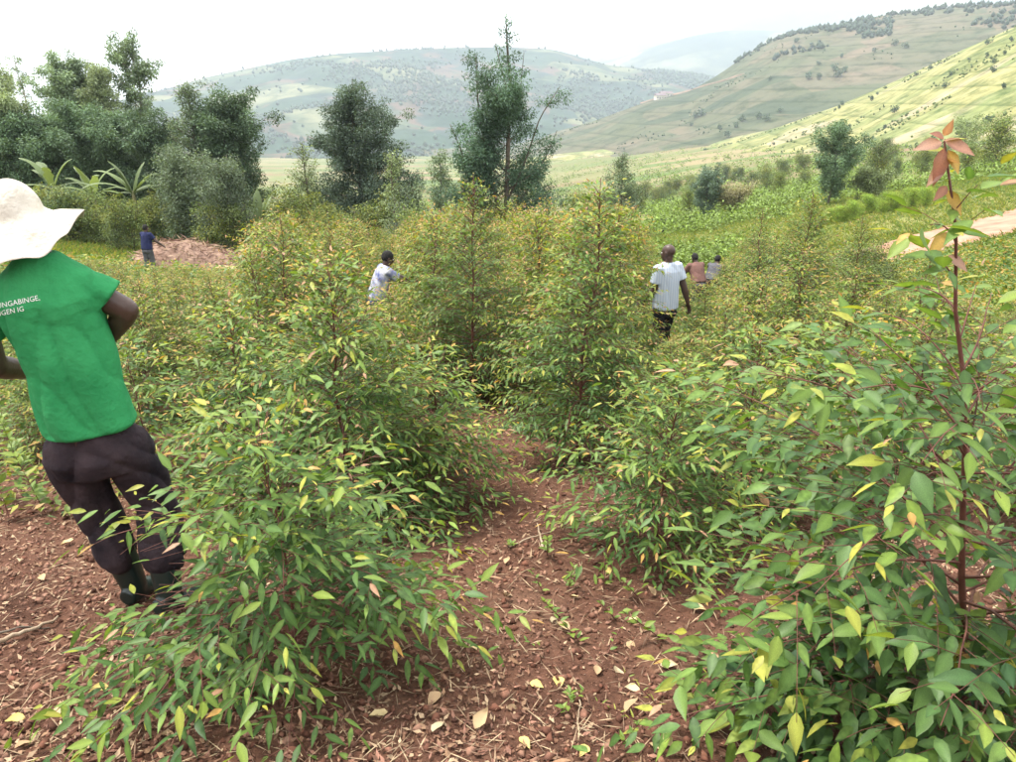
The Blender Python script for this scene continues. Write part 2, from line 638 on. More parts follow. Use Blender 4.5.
h4, H4V = hill('distant_hill', 'pale blue distant hill with bright fields, lower of the two',
               [(480, 72), (570, 66), (610, 60), (650, 48), (690, 36), (730, 30), (800, 32), (900, 30), (1000, 20)],
               [(480, 3900), (1000, 3900)], [(480, 2900), (1000, 2900)], M_H4, 90, 700, nv=50, seed=33)
h5, H5V = hill('distant_ridge', 'palest blue mountain ridge fading into the white sky at top right',
               [(430, 66), (520, 56), (590, 48), (650, 38), (700, 28), (740, 18), (790, 6), (850, -6), (950, -20), (1100, -30)],
               [(430, 5300), (1100, 5300)], [(430, 4100), (1100, 4100)], M_H4, 120, 900, nv=50, seed=43)

# red earth track on the right-hand slope
_tp = [ground_hit(*p) for p in ((1090, 203), (1016, 222), (960, 235), (915, 247), (880, 256), (850, 262), (815, 272), (770, 284))]
_tc = np.array([[p.x, p.y] for p in _tp])
_ts = np.linspace(0, len(_tc) - 1, 160)
_cx = np.interp(_ts, range(len(_tc)), _tc[:, 0])
_cy = np.interp(_ts, range(len(_tc)), _tc[:, 1])
_kk = np.hanning(25)
_kk /= _kk.sum()
_cx = np.convolve(np.pad(_cx, 12, mode='edge'), _kk, 'valid')
_cy = np.convolve(np.pad(_cy, 12, mode='edge'), _kk, 'valid')
_d = nrm(np.stack([np.gradient(_cx), np.gradient(_cy)], -1))
_w = np.linspace(-1, 1, 13)
_tw = 2.3 * np.linspace(1.15, 0.45, 160)[:, None] * (1 + 0.25 * (fbm(_ts[:, None] * 3, _w[None] * 0 + 3, 4) - 0.5))
_X = _cx[:, None] + _w[None] * _tw * -_d[:, 1:2]
_Y = _cy[:, None] + _w[None] * _tw * _d[:, 0:1]
_Z = gz(_X, _Y) + 0.07 - 0.06 * np.abs(_w[None]) ** 3 + 0.05 * (fbm(_X * 2, _Y * 2, 6) - 0.5)
_ii = np.arange(160 * 13).reshape(160, 13)
_Q = np.stack([_ii[:-1, :-1], _ii[:-1, 1:], _ii[1:, 1:], _ii[1:, :-1]], -1).reshape(-1, 4)
M_TRACK = plain_material('red_earth', (0.27, 0.13, 0.085), (0.42, 0.23, 0.16), 1.2, 0.95, 0.5, 12)
track = link('dirt_track', np_mesh('dirt_track', np.stack([_X, _Y, _Z], -1).reshape(-1, 3), _Q, smooth=True, k=4), M_TRACK)
tag(track, 'red earth track crossing the grassy slope at right', 'track', kind='structure')

# ------------------------------------------------------------------ SAPLINGS
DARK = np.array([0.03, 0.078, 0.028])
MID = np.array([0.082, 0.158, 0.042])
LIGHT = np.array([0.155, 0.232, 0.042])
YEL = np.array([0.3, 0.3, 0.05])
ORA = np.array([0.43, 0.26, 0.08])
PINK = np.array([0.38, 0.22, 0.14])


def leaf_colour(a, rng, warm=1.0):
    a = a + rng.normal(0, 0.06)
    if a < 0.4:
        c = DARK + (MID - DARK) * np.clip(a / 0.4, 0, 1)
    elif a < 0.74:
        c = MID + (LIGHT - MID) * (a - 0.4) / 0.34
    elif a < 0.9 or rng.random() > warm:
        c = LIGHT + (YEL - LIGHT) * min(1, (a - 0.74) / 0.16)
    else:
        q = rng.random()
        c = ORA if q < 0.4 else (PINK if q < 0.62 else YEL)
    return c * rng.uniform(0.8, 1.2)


def gen_sapling(seed, H, R, nb, leafL, ratio, warm=1.0, droop=0.2, gap=0.5, conical=0.75, low=0.05, twig=0.5, top_bare=0.0, slope=0.2, young=0.0, tip=None):
    rng = np.random.default_rng(seed)
    n = 10
    tz = np.linspace(0, H, n)
    wob = np.cumsum(rng.normal(0, 0.012 * H, (n, 2)), axis=0) * np.linspace(0, 1, n)[:, None]
    tr = np.column_stack([wob, tz])
    if tip is not None:
        tr[:, :2] += (np.array(tip) - tr[-1, :2])[None] * (tz / H)[:, None] ** 1.2
    rad0 = 0.006 * H + 0.002
    trunk_r = rad0 * (1 - 0.82 * tz / H)

    def trunk_at(h):
        return np.array([np.interp(h, tz, tr[:, k]) for k in range(3)])
    branches = []
    lp, ld, lu, ll, lc, lb = [], [], [], [], [], []

    def add_leaf(p, d, up, L, a, bi):
        lp.append(p)
        ld.append(d)
        lu.append(up)
        ll.append(L)
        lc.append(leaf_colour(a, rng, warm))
        lb.append(bi)
    for i in range(nb):
        t = (i + 0.5) / nb
        h = H * (low + (0.95 - low) * t)
        p = trunk_at(h)
        az = i * 2.39996 + rng.normal(0, 0.35)
        L = R * ((1 - t) ** conical * 0.92 + 0.12) * rng.uniform(0.7, 1.2)
        if top_bare and t > 1 - top_bare:
            if t > 1 - top_bare * 0.62 and i % 3:
                continue
            L *= 0.3 if t > 1 - top_bare * 0.62 else 0.55
        el = math.radians(14 + 42 * t + rng.normal(0, 9))
        d = np.array([math.cos(el) * math.cos(az), math.cos(el) * math.sin(az), math.sin(el)])
        m = 7
        pts = [p]
        dirs = [d]
        sag = rng.uniform(0.05, 0.15)
        for k in range(m):
            q = pts[-1] + d * L / m
            q[2] = max(q[2], -slope * q[1] + 0.04 + 0.05 * rng.random())
            pts.append(q)
            d = nrm(d + np.array([rng.normal(0, 0.06), rng.normal(0, 0.06), -sag]))
            dirs.append(d)
        pts, dirs = np.array(pts), np.array(dirs)
        tubes = [tube(pts, np.linspace(max(0.0016, rad0 * 0.42 * (1 - 0.6 * t)), 0.001, len(pts)), 4)]
        nt = max(3, int(L / (leafL * 0.75)))
        boff = rng.normal(0, 0.08)
        for k in range(nt + 1):
            s = 0.15 + 0.85 * k / nt
            f = s * m
            j = min(int(f), m - 1)
            q = pts[j] + (pts[j + 1] - pts[j]) * (f - j)
            dd = dirs[j]
            side = nrm(np.cross(dd, [0, 0, 1])) * (1 if k % 2 else -1)
            if k == nt:
                td = dd
                tl = 0.16 * L + leafL
            else:
                td = nrm(dd * rng.uniform(0.5, 1.0) + side * rng.uniform(0.5, 0.9) + np.array([0, 0, rng.normal(0.12, 0.22)]))
                tl = (twig * L * (1.05 - s) + leafL * 0.9) * rng.uniform(0.6, 1.2)
            if tl > leafL * 1.6 and k < nt:
                e = q + td * tl + np.array([0, 0, -0.12 * tl])
                tubes.append(tube([q, (q + e) / 2 + [0, 0, 0.05 * tl], e], [0.0013, 0.001, 0.0007], 3))
            nl = max(2, int(tl / (leafL * gap)))
            toff = boff + rng.normal(0, 0.07)
            for z in range(nl):
                u = (z + 0.6) / nl
                r = q + td * tl * u + np.array([0, 0, -0.12 * tl * u * u])
                tside = nrm(np.cross(td, [0, 0, 1])) * (1 if z % 2 else -1)
                fl = nrm(td * rng.uniform(0.4, 1.0) + tside * rng.uniform(0.35, 1.0) + np.array([0, 0, rng.normal(-0.32, 0.25)]))
                if z == nl - 1:
                    fl = nrm(td + np.array([0, 0, rng.normal(-0.1, 0.25)]))
                up = nrm(np.array([rng.normal(0, 0.45), rng.normal(0, 0.45), 1.0]))
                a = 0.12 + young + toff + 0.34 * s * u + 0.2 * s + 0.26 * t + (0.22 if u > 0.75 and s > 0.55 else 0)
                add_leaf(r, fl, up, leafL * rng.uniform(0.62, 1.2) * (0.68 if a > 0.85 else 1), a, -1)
        bidx = len(branches)
        lb[:] = [bidx if q == -1 else q for q in lb]
        branches.append(join_arrays(tubes))
    # leader tip
    for z in range(10):
        h = H * (1 - 0.012 * z)
        az = z * 2.4
        fl = nrm(np.array([math.cos(az), math.sin(az), 0.3 - 0.08 * z]))
        add_leaf(trunk_at(h), fl, nrm(np.array([rng.normal(0, .3), rng.normal(0, .3), 1])), leafL * 0.7, 0.98 - 0.03 * z, len(branches) - 1)
    return dict(trunk=tube(tr, trunk_r, 6), branches=branches, pos=np.array(lp), d=np.array(ld), up=np.array(lu), L=np.array(ll),
                W=np.array(ll) * ratio, col=np.array(lc), bi=np.array(lb), droop=droop, H=H, R=R)


# palette for single leaf objects
PAL = []
for a_ in (0.0, 0.15, 0.3, 0.42, 0.55, 0.68, 0.76, 0.85):
    if a_ < 0.4:
        PAL.append(DARK + (MID - DARK) * a_ / 0.4)
    elif a_ < 0.74:
        PAL.append(MID + (LIGHT - MID) * (a_ - 0.4) / 0.34)
    else:
        PAL.append(LIGHT + (YEL - LIGHT) * (a_ - 0.74) / 0.16)
PAL += [YEL, ORA, PINK]
PAL = np.array(PAL)
_leaf_cache = {}


def leaf_mesh(ci, var, ratio, droop):
    key = (ci, var, round(ratio, 2))
    if key not in _leaf_cache:
        rg = np.random.default_rng(ci * 31 + var * 7 + 5)
        tv, tt = leaf_template('fine')
        V = tv.copy()
        V[:, 1] *= ratio * rg.uniform(0.88, 1.12)
        V[:, 2] = V[:, 2] * ratio * rg.uniform(0.5, 1.8) - (droop * rg.uniform(0.4, 1.5)) * tv[:, 0] ** 2
        V[:, 1] += rg.normal(0, 0.05) * tv[:, 0] ** 2
        me = np_mesh('leaf', V, tt, PAL[ci][None] * rg.uniform(0.9, 1.1) * MIDRIB[:, None], smooth=True)
        me.materials.append(M_LEAF)
        _leaf_cache[key] = me
    return _leaf_cache[key]


def build_sapling(name, g, loc, rz, label, cat='sapling', group=None, single_leaves=0, branch_parts=True, lod='fine'):
    root = empty(name, loc, rz)
    tag(root, label, cat, group)
    link('stem', np_mesh('stem', *g['trunk'], smooth=True), M_STEM, root)
    bobs = []
    if branch_parts:
        for b in g['branches']:
            bobs.append(link('branch', np_mesh('branch', *b, smooth=True), M_STEM, root))
    else:
        link('branches', np_mesh('branches', *join_arrays(g['branches']), smooth=True), M_STEM, root)['kind'] = 'stuff'
    keep = np.ones(len(g['pos']), bool)
    if single_leaves:
        c, s = math.cos(rz), math.sin(rz)
        Wp = g['pos'] @ np.array([[c, s, 0], [-s, c, 0], [0, 0, 1]]) + np.array(loc)
        px, py, dep = project(Wp)
        inside = (px > 3) & (px < 1013) & (py > 3) & (py < 759)
        score = g['L'] / dep * inside
        thin = (px > 90) & (px < 198) & (py > 535) & (py < 612) & (np.random.default_rng(5).random(len(px)) < 0.8)
        keep &= ~thin
        score = score * ~thin
        order = np.argsort(-score)[:single_leaves]
        X, Y, Z = leaf_frames(g['d'], g['up'])
        ratio = float(np.mean(g['W'] / g['L']))
        for q, i in enumerate(order):
            if score[i] <= 0:
                continue
            ci = int(np.argmin(((PAL - g['col'][i]) ** 2).sum(1)))
            o = bpy.data.objects.new('leaf', leaf_mesh(ci, q % 3, ratio, g['droop']))
            COL.objects.link(o)
            o.parent = bobs[g['bi'][i]] if bobs else root
            M = np.eye(4)
            M[:3, 0], M[:3, 1], M[:3, 2], M[:3, 3] = X[i] * g['L'][i], Y[i] * g['L'][i], Z[i] * g['L'][i], g['pos'][i]
            o.matrix_basis = Matrix(M.tolist())
            keep[i] = False
    V, T, C = leaves_arrays(g['pos'][keep], g['d'][keep], g['up'][keep], g['L'][keep], g['W'][keep], g['col'][keep], lod, g['droop'])
    fo = link('foliage', np_mesh('foliage', V, T, C, smooth=(lod == 'fine')), M_LEAF, root)
    fo['kind'] = 'stuff'
    return root


EXPL = []      # (x, y, radius) of shrubs placed one by one


def place_px(px, py):
    return ground_hit(px, py)


def explicit(px, py, H, R, nb, leafL, ratio, seed, label, rz=None, singles=0, lod='fine', **kw):
    p = place_px(px, py)
    tp = kw.pop('tip_px', None)
    if tp:
        q = P(tp[0], tp[1], p.y - 0.05)
        H = q.z - p.z
        kw['tip'] = (q.x - p.x, q.y - p.y)
    kw.setdefault('young', 0.1)
    g = gen_sapling(seed, H, R, nb, leafL, ratio, **kw)
    rz = seed * 1.7 if rz is None else rz
    EXPL.append((p.x, p.y, R))
    return build_sapling('sapling', g, p - Vector((0, 0, 0.02)), 0.0 if rz is None else rz, label, 'sapling', 'planted saplings', singles, True, lod)


near_right = explicit(966, 735, 1.80, 0.98, 60, 0.08, 0.43, 11, 'nearest sapling at bottom right, tall bare red-brown leader with dusky pink tip leaves',
         singles=300, warm=0.6, gap=0.6, low=0.06, top_bare=0.46, conical=0.42, slope=0.0, rz=0.0, tip_px=(946, 132), twig=0.6, young=-0.01)
explicit(835, 738, 0.5, 0.5, 34, 0.085, 0.44, 31, 'low leafy shoots at the foot of the nearest right sapling', slope=0.0, young=-0.06, gap=0.5)
explicit(925, 790, 0.5, 0.5, 30, 0.085, 0.44, 32, 'low leafy shoots at the bottom right corner below the nearest sapling', slope=0.0, young=-0.06, gap=0.5)
explicit(298, 668, 0.94, 0.73, 66, 0.074, 0.31, 12, 'low spreading sapling at bottom left in front of the green shirted man',
         singles=300, gap=0.46, low=0.05, slope=0.0, young=0.03, conical=0.6)
explicit(352, 520, 1.55, 0.85, 105, 0.066, 0.33, 14, 'leafy sapling left of the path behind the lowest front one, yellow shoots')
explicit(255, 500, 1.3, 0.72, 85, 0.066, 0.33, 15, 'sapling with drooping leaves just right of the green shirted man')
explicit(440, 500, 1.0, 0.55, 66, 0.062, 0.32, 16, 'short sapling on the left edge of the bare path')
explicit(578, 462, 2.05, 0.74, 140, 0.06, 0.33, 17, 'tall cone-shaped sapling with dark lower leaves at the head of the path', conical=0.85, warm=0.7)
explicit(655, 556, 1.05, 0.58, 90, 0.066, 0.3, 18, 'bushy sapling on the right edge of the bare path')
explicit(735, 520, 1.15, 0.6, 80, 0.066, 0.36, 19, 'sapling with orange shoots between the path-edge sapling and the big right one')
explicit(820, 500, 1.25, 0.6, 52, 0.074, 0.42, 20, 'sapling with pale grey-green leaves behind the nearest right sapling')
explicit(900, 470, 1.3, 0.6, 52, 0.074, 0.42, 21, 'broad-leaved sapling behind the nearest right sapling, close to the photo edge')
explicit(1010, 520, 1.2, 0.6, 52, 0.078, 0.42, 22, 'sapling cut by the right edge of the photo')
explicit(470, 402, 2.35, 0.85, 120, 0.064, 0.32, 23, 'tall dark sapling left of the path head with shaded base', lod='mid', warm=0.9)
explicit(150, 470, 1.0, 0.5, 34, 0.08, 0.36, 24, 'sapling with yellow tips beside the green shirted man')
explicit(785, 372, 2.35, 0.75, 130, 0.058, 0.36, 25, 'tall feathery dark green sapling right of the bald man', lod='mid', warm=0.3, conical=0.6)

# dusky red young leaves at the top of the tall leader
RED_COLS = np.array([[0.36, 0.19, 0.15], [0.4, 0.24, 0.2], [0.32, 0.15, 0.12], [0.45, 0.3, 0.1]])
_redm = []
for k_ in range(4):
    tv, tt = leaf_template('fine')
    V_ = tv.copy()
    V_[:, 1] *= 0.46
    V_[:, 2] = V_[:, 2] * 0.46 - 0.25 * tv[:, 0] ** 2
    me_ = np_mesh('leaf', V_, tt, RED_COLS[k_][None] * MIDRIB[:, None], smooth=True)
    me_.materials.append(M_LEAF)
    _redm.append(me_)
_st = [c for c in near_right.children if c.name.startswith('stem')][0]
for k_, (a, b, c, d, L_) in enumerate([(944, 140, 975, 150, 0.075), (942, 142, 915, 146, 0.072), (944, 148, 938, 185, 0.085), (948, 150, 962, 172, 0.06), (943, 165, 925, 190, 0.06), (947, 186, 935, 200, 0.05), (946, 190, 968, 216, 0.07),
                                      (947, 232, 925, 262, 0.07), (944, 138, 930, 128, 0.045), (944, 136, 952, 124, 0.045), (948, 255, 972, 270, 0.06)]):
    yb = near_right.location.y - 0.05
    p0, p1 = P(a, b, yb), P(c, d, yb - 0.03)
    X = np.array([(p1 - p0).normalized()])
    X, Y_, Z = leaf_frames(X, np.array([[0.1 * (k_ % 3 - 1), -0.75, 0.6]]))
    M = np.eye(4)
    M[:3, 0], M[:3, 1], M[:3, 2], M[:3, 3] = X[0] * L_, Y_[0] * L_, Z[0] * L_, np.array(p0 - near_right.location)
    o = link('leaf', _redm[3 if k_ in (3, 6, 7) else k_ % 3], None, _st)
    o.matrix_basis = Matrix(M.tolist())

# fill: rows of saplings farther down, copies of a few kinds
VAR = []
for k_ in range(9):
    H_ = 1.5
    g_ = gen_sapling(100 + k_, H_, 0.62 + 0.05 * (k_ % 3), 96, 0.066, 0.36, warm=1.0, gap=0.45, young=0.21 + 0.03 * (k_ % 3), conical=0.7 + 0.12 * (k_ % 4), low=0.04)
    st = np_mesh('stem', *g_['trunk'], smooth=True)
    st.materials.append(M_STEM)
    br = np_mesh('branches', *join_arrays(g_['branches']), smooth=True)
    br.materials.append(M_STEM)
    V_, T_, C_ = leaves_arrays(g_['pos'], g_['d'], g_['up'], g_['L'], g_['W'], g_['col'], 'mid', 0.2)
    fo = np_mesh('foliage', V_, T_, C_)
    fo.materials.append(M_LEAF)
    VAR.append((st, br, fo))

explicit(752, 352, 2.25, 0.8, 110, 0.058, 0.36, 41, 'tall loose sapling just right of the bald man, orange shoots', lod='mid', conical=0.8, young=0.16)
explicit(842, 356, 2.1, 0.8, 110, 0.058, 0.36, 42, 'tall loose sapling below the bright hedge strip', lod='mid', conical=0.8, young=0.16)
explicit(905, 372, 1.6, 0.7, 90, 0.06, 0.36, 43, 'bushy sapling left of the bare red leader, below the red track', lod='mid', conical=0.8, young=0.16)
PATH = [ground_hit(*p) for p in ((575, 775), (565, 700), (560, 640), (545, 570), (520, 510), (490, 455), (462, 405))]
SKY_X = [-100, 0, 100, 135, 250, 262, 300, 350, 400, 440, 520, 630, 650, 655, 715, 730, 770, 850, 900, 1016, 1100]
SKY_Y = [262, 262, 256, 263, 266, 225, 206, 204, 228, 200, 190, 200, 250, 271, 271, 245, 215, 262, 285, 300, 300]


def path_dist(x, y):
    best = 9
    for a, b in zip(PATH[:-1], PATH[1:]):
        a2, b2, p = Vector((a.x, a.y)), Vector((b.x, b.y)), Vector((x, y))
        t = max(0, min(1, (p - a2).dot(b2 - a2) / (b2 - a2).length_squared))
        best = min(best, (p - (a2 + (b2 - a2) * t)).length)
    return best


rng = np.random.default_rng(4)
fills = []
Y = 3.6
while Y < 27:
    sp = 0.95 if Y < 12 else 1.2
    for X in np.arange(-0.78 * Y - 1, 0.78 * Y + 1, sp):
        x, y = X + rng.uniform(-.28, .28), Y + rng.uniform(-.3, .3)
        z = float(gz(x, y))
        px, py, dep = project((x, y, z))
        if px < -60 or px > 1080:
            continue
        if y < 9 and path_dist(x, y) < 0.62:
            continue
        if px < 190 and y < 5.2:
            continue
        if any(math.hypot(x - a, y - b) < 0.55 * r + 0.32 for a, b, r in EXPL):
            continue
        sky = np.interp(px, SKY_X, SKY_Y)
        if 628 < px < 712 and y < 10.7:
            sky = 330 if px > 645 else 300
        if 358 < px < 408 and y < 12.3:
            sky = 286
        top = P(px, sky, y)
        Hmax = top.z - z
        H = min((rng.uniform(1.7, 3.0) if 240 < px < 650 else rng.uniform(1.25, 2.4)) if y > 6.5 else rng.uniform(1.0, 1.5), Hmax * rng.uniform(0.86, 1.0))
        if H < 0.45:
            continue
        if px > 790 and y > 15 and rng.random() < 0.6:
            continue
        fills.append((x, y, z, H, px))
    Y += sp
fills.sort(key=lambda f: f[1])
fills = fills[:300]


def side_word(px):
    return 'left of the path' if px < 455 else 'right of the path'


for q, (x, y, z, H, px) in enumerate(fills):
    r = empty('sapling', (x, y, z - 0.02), rng.uniform(0, 6.28))
    s = H / 1.5
    w = s ** 0.55 * rng.uniform(0.85, 1.1)
    r.scale = (w, w, s)
    zone = next(w for lim, w in ((135, 'behind the man in the green shirt'), (262, 'in line with the brush heap'), (355, 'left of the half-hidden worker'), (455, 'around the half-hidden worker'),
                                 (640, 'behind the tall cone-shaped sapling'), (725, 'around the bald man'), (860, 'beside the tall feathery sapling'), (9999, 'behind the nearest right sapling')) if px < lim)
    depth_w = 'near' if y < 6.5 else ('middle' if y < 13 else 'far')
    lb = {'near': 'waist-high sapling in the near rows ', 'middle': 'yellow-tipped sapling in the dense middle rows ', 'far': 'small sapling in the far rows '}[depth_w] + zone
    gp = depth_w + ' saplings ' + zone
    tag(r, lb, 'sapling', gp)
    st, br, fo = VAR[int(rng.integers(len(VAR)))]
    link('stem', st, None, r)
    link('branches', br, None, r)['kind'] = 'stuff'
    link('foliage', fo, None, r)['kind'] = 'stuff'

# ------------------------------------------------------------------ TREES
def rand_dirs(rng, n):
    return nrm(rng.normal(0, 1, (n, 3)))


def clump_leaves(rng, c, r, n, leaf, base, var, squash=0.8):
    p = c + rand_dirs(rng, n) * (r * rng.random((n, 1)) ** 0.45) * np.array([1, 1, squash])
    d = nrm((p - c) / r * 0.8 + rng.normal(0, 0.5, (n, 3)) + np.array([0, 0, -0.15]))
    up = nrm(rng.normal(0, 0.6, (n, 3)) + np.array([0, 0, 1.0]))
    L = leaf * rng.uniform(0.6, 1.3, n)
    k = rng.normal(0, 1, (n, 1))
    col = np.clip(base * (1 + var * k) * rng.uniform(0.85, 1.15), 0.004, 1)
    return p, d, up, L, col


def limbs_to_tree(rng, limbs, base_col, leaf, dens, var=0.25, ratio=0.5, warm_mix=None):
    """limbs: (pts Nx3, r_start, r_end, clump_r, f0, nclump)"""
    tubes, acc = [], [[], [], [], [], []]
    for pts, r0, r1, cr, f0, nc in limbs:
        pts = np.asarray(pts, float)
        tubes.append(tube(pts, np.linspace(r0, r1, len(pts)), 5))
        if not nc:
            continue
        for k in range(nc):
            s = f0 + (1 - f0) * (k + rng.random() * 0.6) / nc
            f = s * (len(pts) - 1)
            j = min(int(f), len(pts) - 2)
            c = pts[j] + (pts[j + 1] - pts[j]) * (f - j) + rng.normal(0, cr * 0.35, 3)
            r = cr * rng.uniform(0.6, 1.15) * (1.1 - 0.35 * s)
            b = base_col * rng.uniform(0.72, 1.3)
            if warm_mix is not None and rng.random() < 0.3:
                b = b * 0.5 + warm_mix * 0.5
            n = int(dens * (r / 0.5) ** 2)
            for a, v in zip(acc, clump_leaves(rng, c, r, n, leaf, b, var)):
                a.append(v)
    p, d, u, L, col = [np.concatenate(a) for a in acc]
    return tubes, leaves_arrays(p, d, u, L, L * ratio, col, 'low', 0.1)


def auto_limbs(rng, H, cr, base_f, nl, profile, clump, lean=0.0, up=0.5, rough=0.35):
    tz = np.linspace(0, H, 10)
    wob = np.cumsum(rng.normal(0, 0.006 * H, (10, 2)), 0)
    wob -= wob[0]
    tr = np.column_stack([wob[:, 0] + lean * tz, wob[:, 1], tz])
    r0 = 0.012 * H + 0.02
    limbs = [(tr, r0, 0.015, clump * 0.7, 0.8, 4)]
    az_gain = 1 + rough * rng.normal(0, 1, 8)
    for i in range(nl):
        t = (i + rng.random()) / nl
        h = H * (base_f + (0.97 - base_f) * t)
        b = np.array([np.interp(h, tz, tr[:, k]) for k in range(3)])
        az = i * 2.4 + rng.normal(0, 0.4)
        g = np.interp((az % 6.283) / 6.283 * 7, range(8), np.clip(az_gain, 0.45, 1.5))
        L = cr * profile(t) * g * rng.uniform(0.7, 1.15)
        el = up + rng.normal(0, 0.15)
        d = np.array([math.cos(az) * math.cos(el), math.sin(az) * math.cos(el), math.sin(el)])
        pts = [b]
        for k in range(4):
            pts.append(pts[-1] + d * L / 4)
            d = nrm(d + np.array([0, 0, 0.06]) + rng.normal(0, 0.08, 3))
        limbs.append((pts, r0 * 0.3 * (1 - 0.6 * t) + 0.01, 0.008, clump, 0.3, max(2, int(L / clump * 1.6))))
    return limbs


CONE = lambda t: (1 - t) ** 0.75 * 0.95 + 0.1
OVAL = lambda t: math.sin(math.pi * (0.12 + 0.8 * t)) ** 0.8
TOP = lambda t: 0.35 + 0.75 * math.sin(math.pi * (0.1 + 0.75 * t))
GREY = np.array([0.06, 0.09, 0.05])
DKG = np.array([0.032, 0.06, 0.03])
BLG = np.array([0.036, 0.062, 0.042])
OLV = np.array([0.095, 0.13, 0.045])
PALE = np.array([0.12, 0.16, 0.075])


def build_tree(name, label, cat, loc, limbs, rng, base_col, leaf, dens, bark=None, group=None, split=True, **kw):
    tubes, (V, T, C) = limbs_to_tree(rng, limbs, base_col, leaf, dens, **kw)
    root = empty(name, loc)
    tag(root, label, cat, group)
    bark = bark or M_BARK
    link('trunk', np_mesh('trunk', *tubes[0], smooth=True), bark, root)
    if split:
        for t in tubes[1:]:
            link('limb', np_mesh('limb', *t, smooth=True), bark, root)
    elif len(tubes) > 1:
        link('limbs', np_mesh('limbs', *join_arrays(tubes[1:]), smooth=True), bark, root)['kind'] = 'stuff'
    link('crown', np_mesh('crown', V, T, C), M_TREELEAF, root)['kind'] = 'stuff'
    return root


def tree_px(px, Y, top_py, width_px, base_f, nl, profile, clump, base_col, leaf, dens, label, seed, name='tree', cat='tree', bark=None, lean=0.0, up=0.5, rough=0.35, wide=1.3, fine=1.0, **kw):
    rg = np.random.default_rng(seed)
    p = on_ground(px, Y)
    top = P(px, top_py, Y)
    H = top.z - p.z
    dep = project(np.array([p.x, Y, p.z + H / 2]))[2]
    cr = width_px / F * float(dep) / 2 * wide
    base_col = (base_col * 0.7 + 0.3 * base_col.mean()) * (2.4 if Y < 44 else 2.9)  # distant haze imitated here: leaf colour greyed and lightened, more so far off
    dens = dens * 2.1 * fine
    leaf = leaf * 0.66
    clump = clump * 0.74
    lb = auto_limbs(rg, H, max(0.3, cr - clump * 0.4), base_f, int(nl * 1.35), profile, clump, lean, up, rough)
    return build_tree(name, label, cat, p - Vector((0, 0, 0.1)), lb, rg, base_col, leaf, dens, bark, **kw)


# the two large trees in the middle
tree_px(367, 40, 80, 112, 0.10, 46, CONE, 0.75, BLG, 0.17, 130, 'dense dark grey-green tree with broad cone crown, centre left', 301, 'silky_oak_tree', rough=0.25, wide=1.55)

_rg = np.random.default_rng(302)
_Y = 36
_b = on_ground(505, _Y)


def lp(*pts, dy=0.0):
    n = len(pts)
    out = []
    for i, q in enumerate(pts):
        v = P(q[0], q[1], _Y + dy * (i / max(1, n - 1))) - _b
        out.append((v.x, v.y, v.z))
    a = np.array(out)
    t = np.linspace(0, n - 1, n * 3)
    return np.stack([np.interp(t, range(n), a[:, k]) for k in range(3)], -1)


_l2 = [(lp((505, 245), (508, 150), (510, 80), (507, 40), (506, 14)), 0.13, 0.012, 0.36, 0.45, 12),
       (lp((502, 225), (488, 160), (478, 105), (476, 52)), 0.09, 0.015, 0.62, 0.2, 16),
       (lp((507, 200), (525, 160), (540, 115), (560, 84)), 0.06, 0.012, 0.5, 0.3, 11),
       (lp((506, 215), (530, 185), (548, 150), (557, 128)), 0.05, 0.012, 0.42, 0.25, 8),
       (lp((509, 120), (520, 90), (524, 50)), 0.04, 0.01, 0.34, 0.2, 6),
       (lp((509, 95), (500, 60), (494, 36)), 0.035, 0.01, 0.28, 0.3, 4),
       (lp((504, 230), (475, 185), (458, 140), (450, 122)), 0.05, 0.012, 0.5, 0.3, 9),
       (lp((504, 225), (470, 200), (462, 180)), 0.05, 0.012, 0.55, 0.3, 7)]
for k_ in range(34):
    f_ = _rg.random()
    yy_ = 218 - 120 * f_
    xx_ = 490 + (508 - 490) * _rg.random()
    w_ = (1 - f_) * 42 + 8
    s_ = _rg.choice([-1, 1], p=[0.62, 0.38])
    _l2.append((lp((xx_, yy_), (xx_ + s_ * w_ * 0.6, yy_ - 16), (xx_ + s_ * w_, yy_ - 26), dy=_rg.normal(0, 1.6)), 0.03, 0.008, 0.55, 0.2, 7))
build_tree('silky_oak_tree', 'tallest tree in the middle with a sparse forked leader against the sky', 'tree', _b - Vector((0, 0, 0.1)), _l2, _rg, BLG * 2.6, 0.105, 260)

tree_px(622, 48, 152, 40, 0.36, 30, CONE, 0.42, GREY, 0.16, 90, 'slender young tree with a bare lower trunk behind the bald man', 303, up=0.35)
tree_px(704, 66, 172, 36, 0.12, 26, OVAL, 0.5, BLG * 1.1, 0.22, 90, 'dark oval tree in the valley right of the bald man', 304)
tree_px(729, 66, 190, 40, 0.3, 22, OVAL, 0.6, np.array([0.11, 0.1, 0.045]), 0.22, 60, 'brownish round tree with a visible trunk beside the dark oval tree', 305)
tree_px(828, 58, 128, 66, 0.08, 34, OVAL, 0.62, DKG * 1.3, 0.2, 90, 'broad dark green tree on the right slope above the valley', 306, up=0.7, wide=1.1, rough=0.5)
tree_px(868, 57, 172, 34, 0.08, 16, OVAL, 0.7, OLV * 0.7, 0.22, 80, 'smaller green tree touching the right side of the broad dark one', 307)
tree_px(960, 95, 120, 40, 0.45, 12, TOP, 0.5, OLV * 0.8, 0.24, 40, 'thin flat-topped tree on the right slope near the red-leaved leader', 308, up=0.3)
tree_px(400, 33, 152, 34, 0.1, 24, CONE, 0.45, OLV, 0.15, 70, 'small pale olive tree right of the dense cone-crowned tree', 309)
tree_px(415, 30, 184, 42, 0.05, 26, OVAL, 0.5, GREY * 0.9, 0.14, 100, 'small round dark tree below the pale olive one', 310)
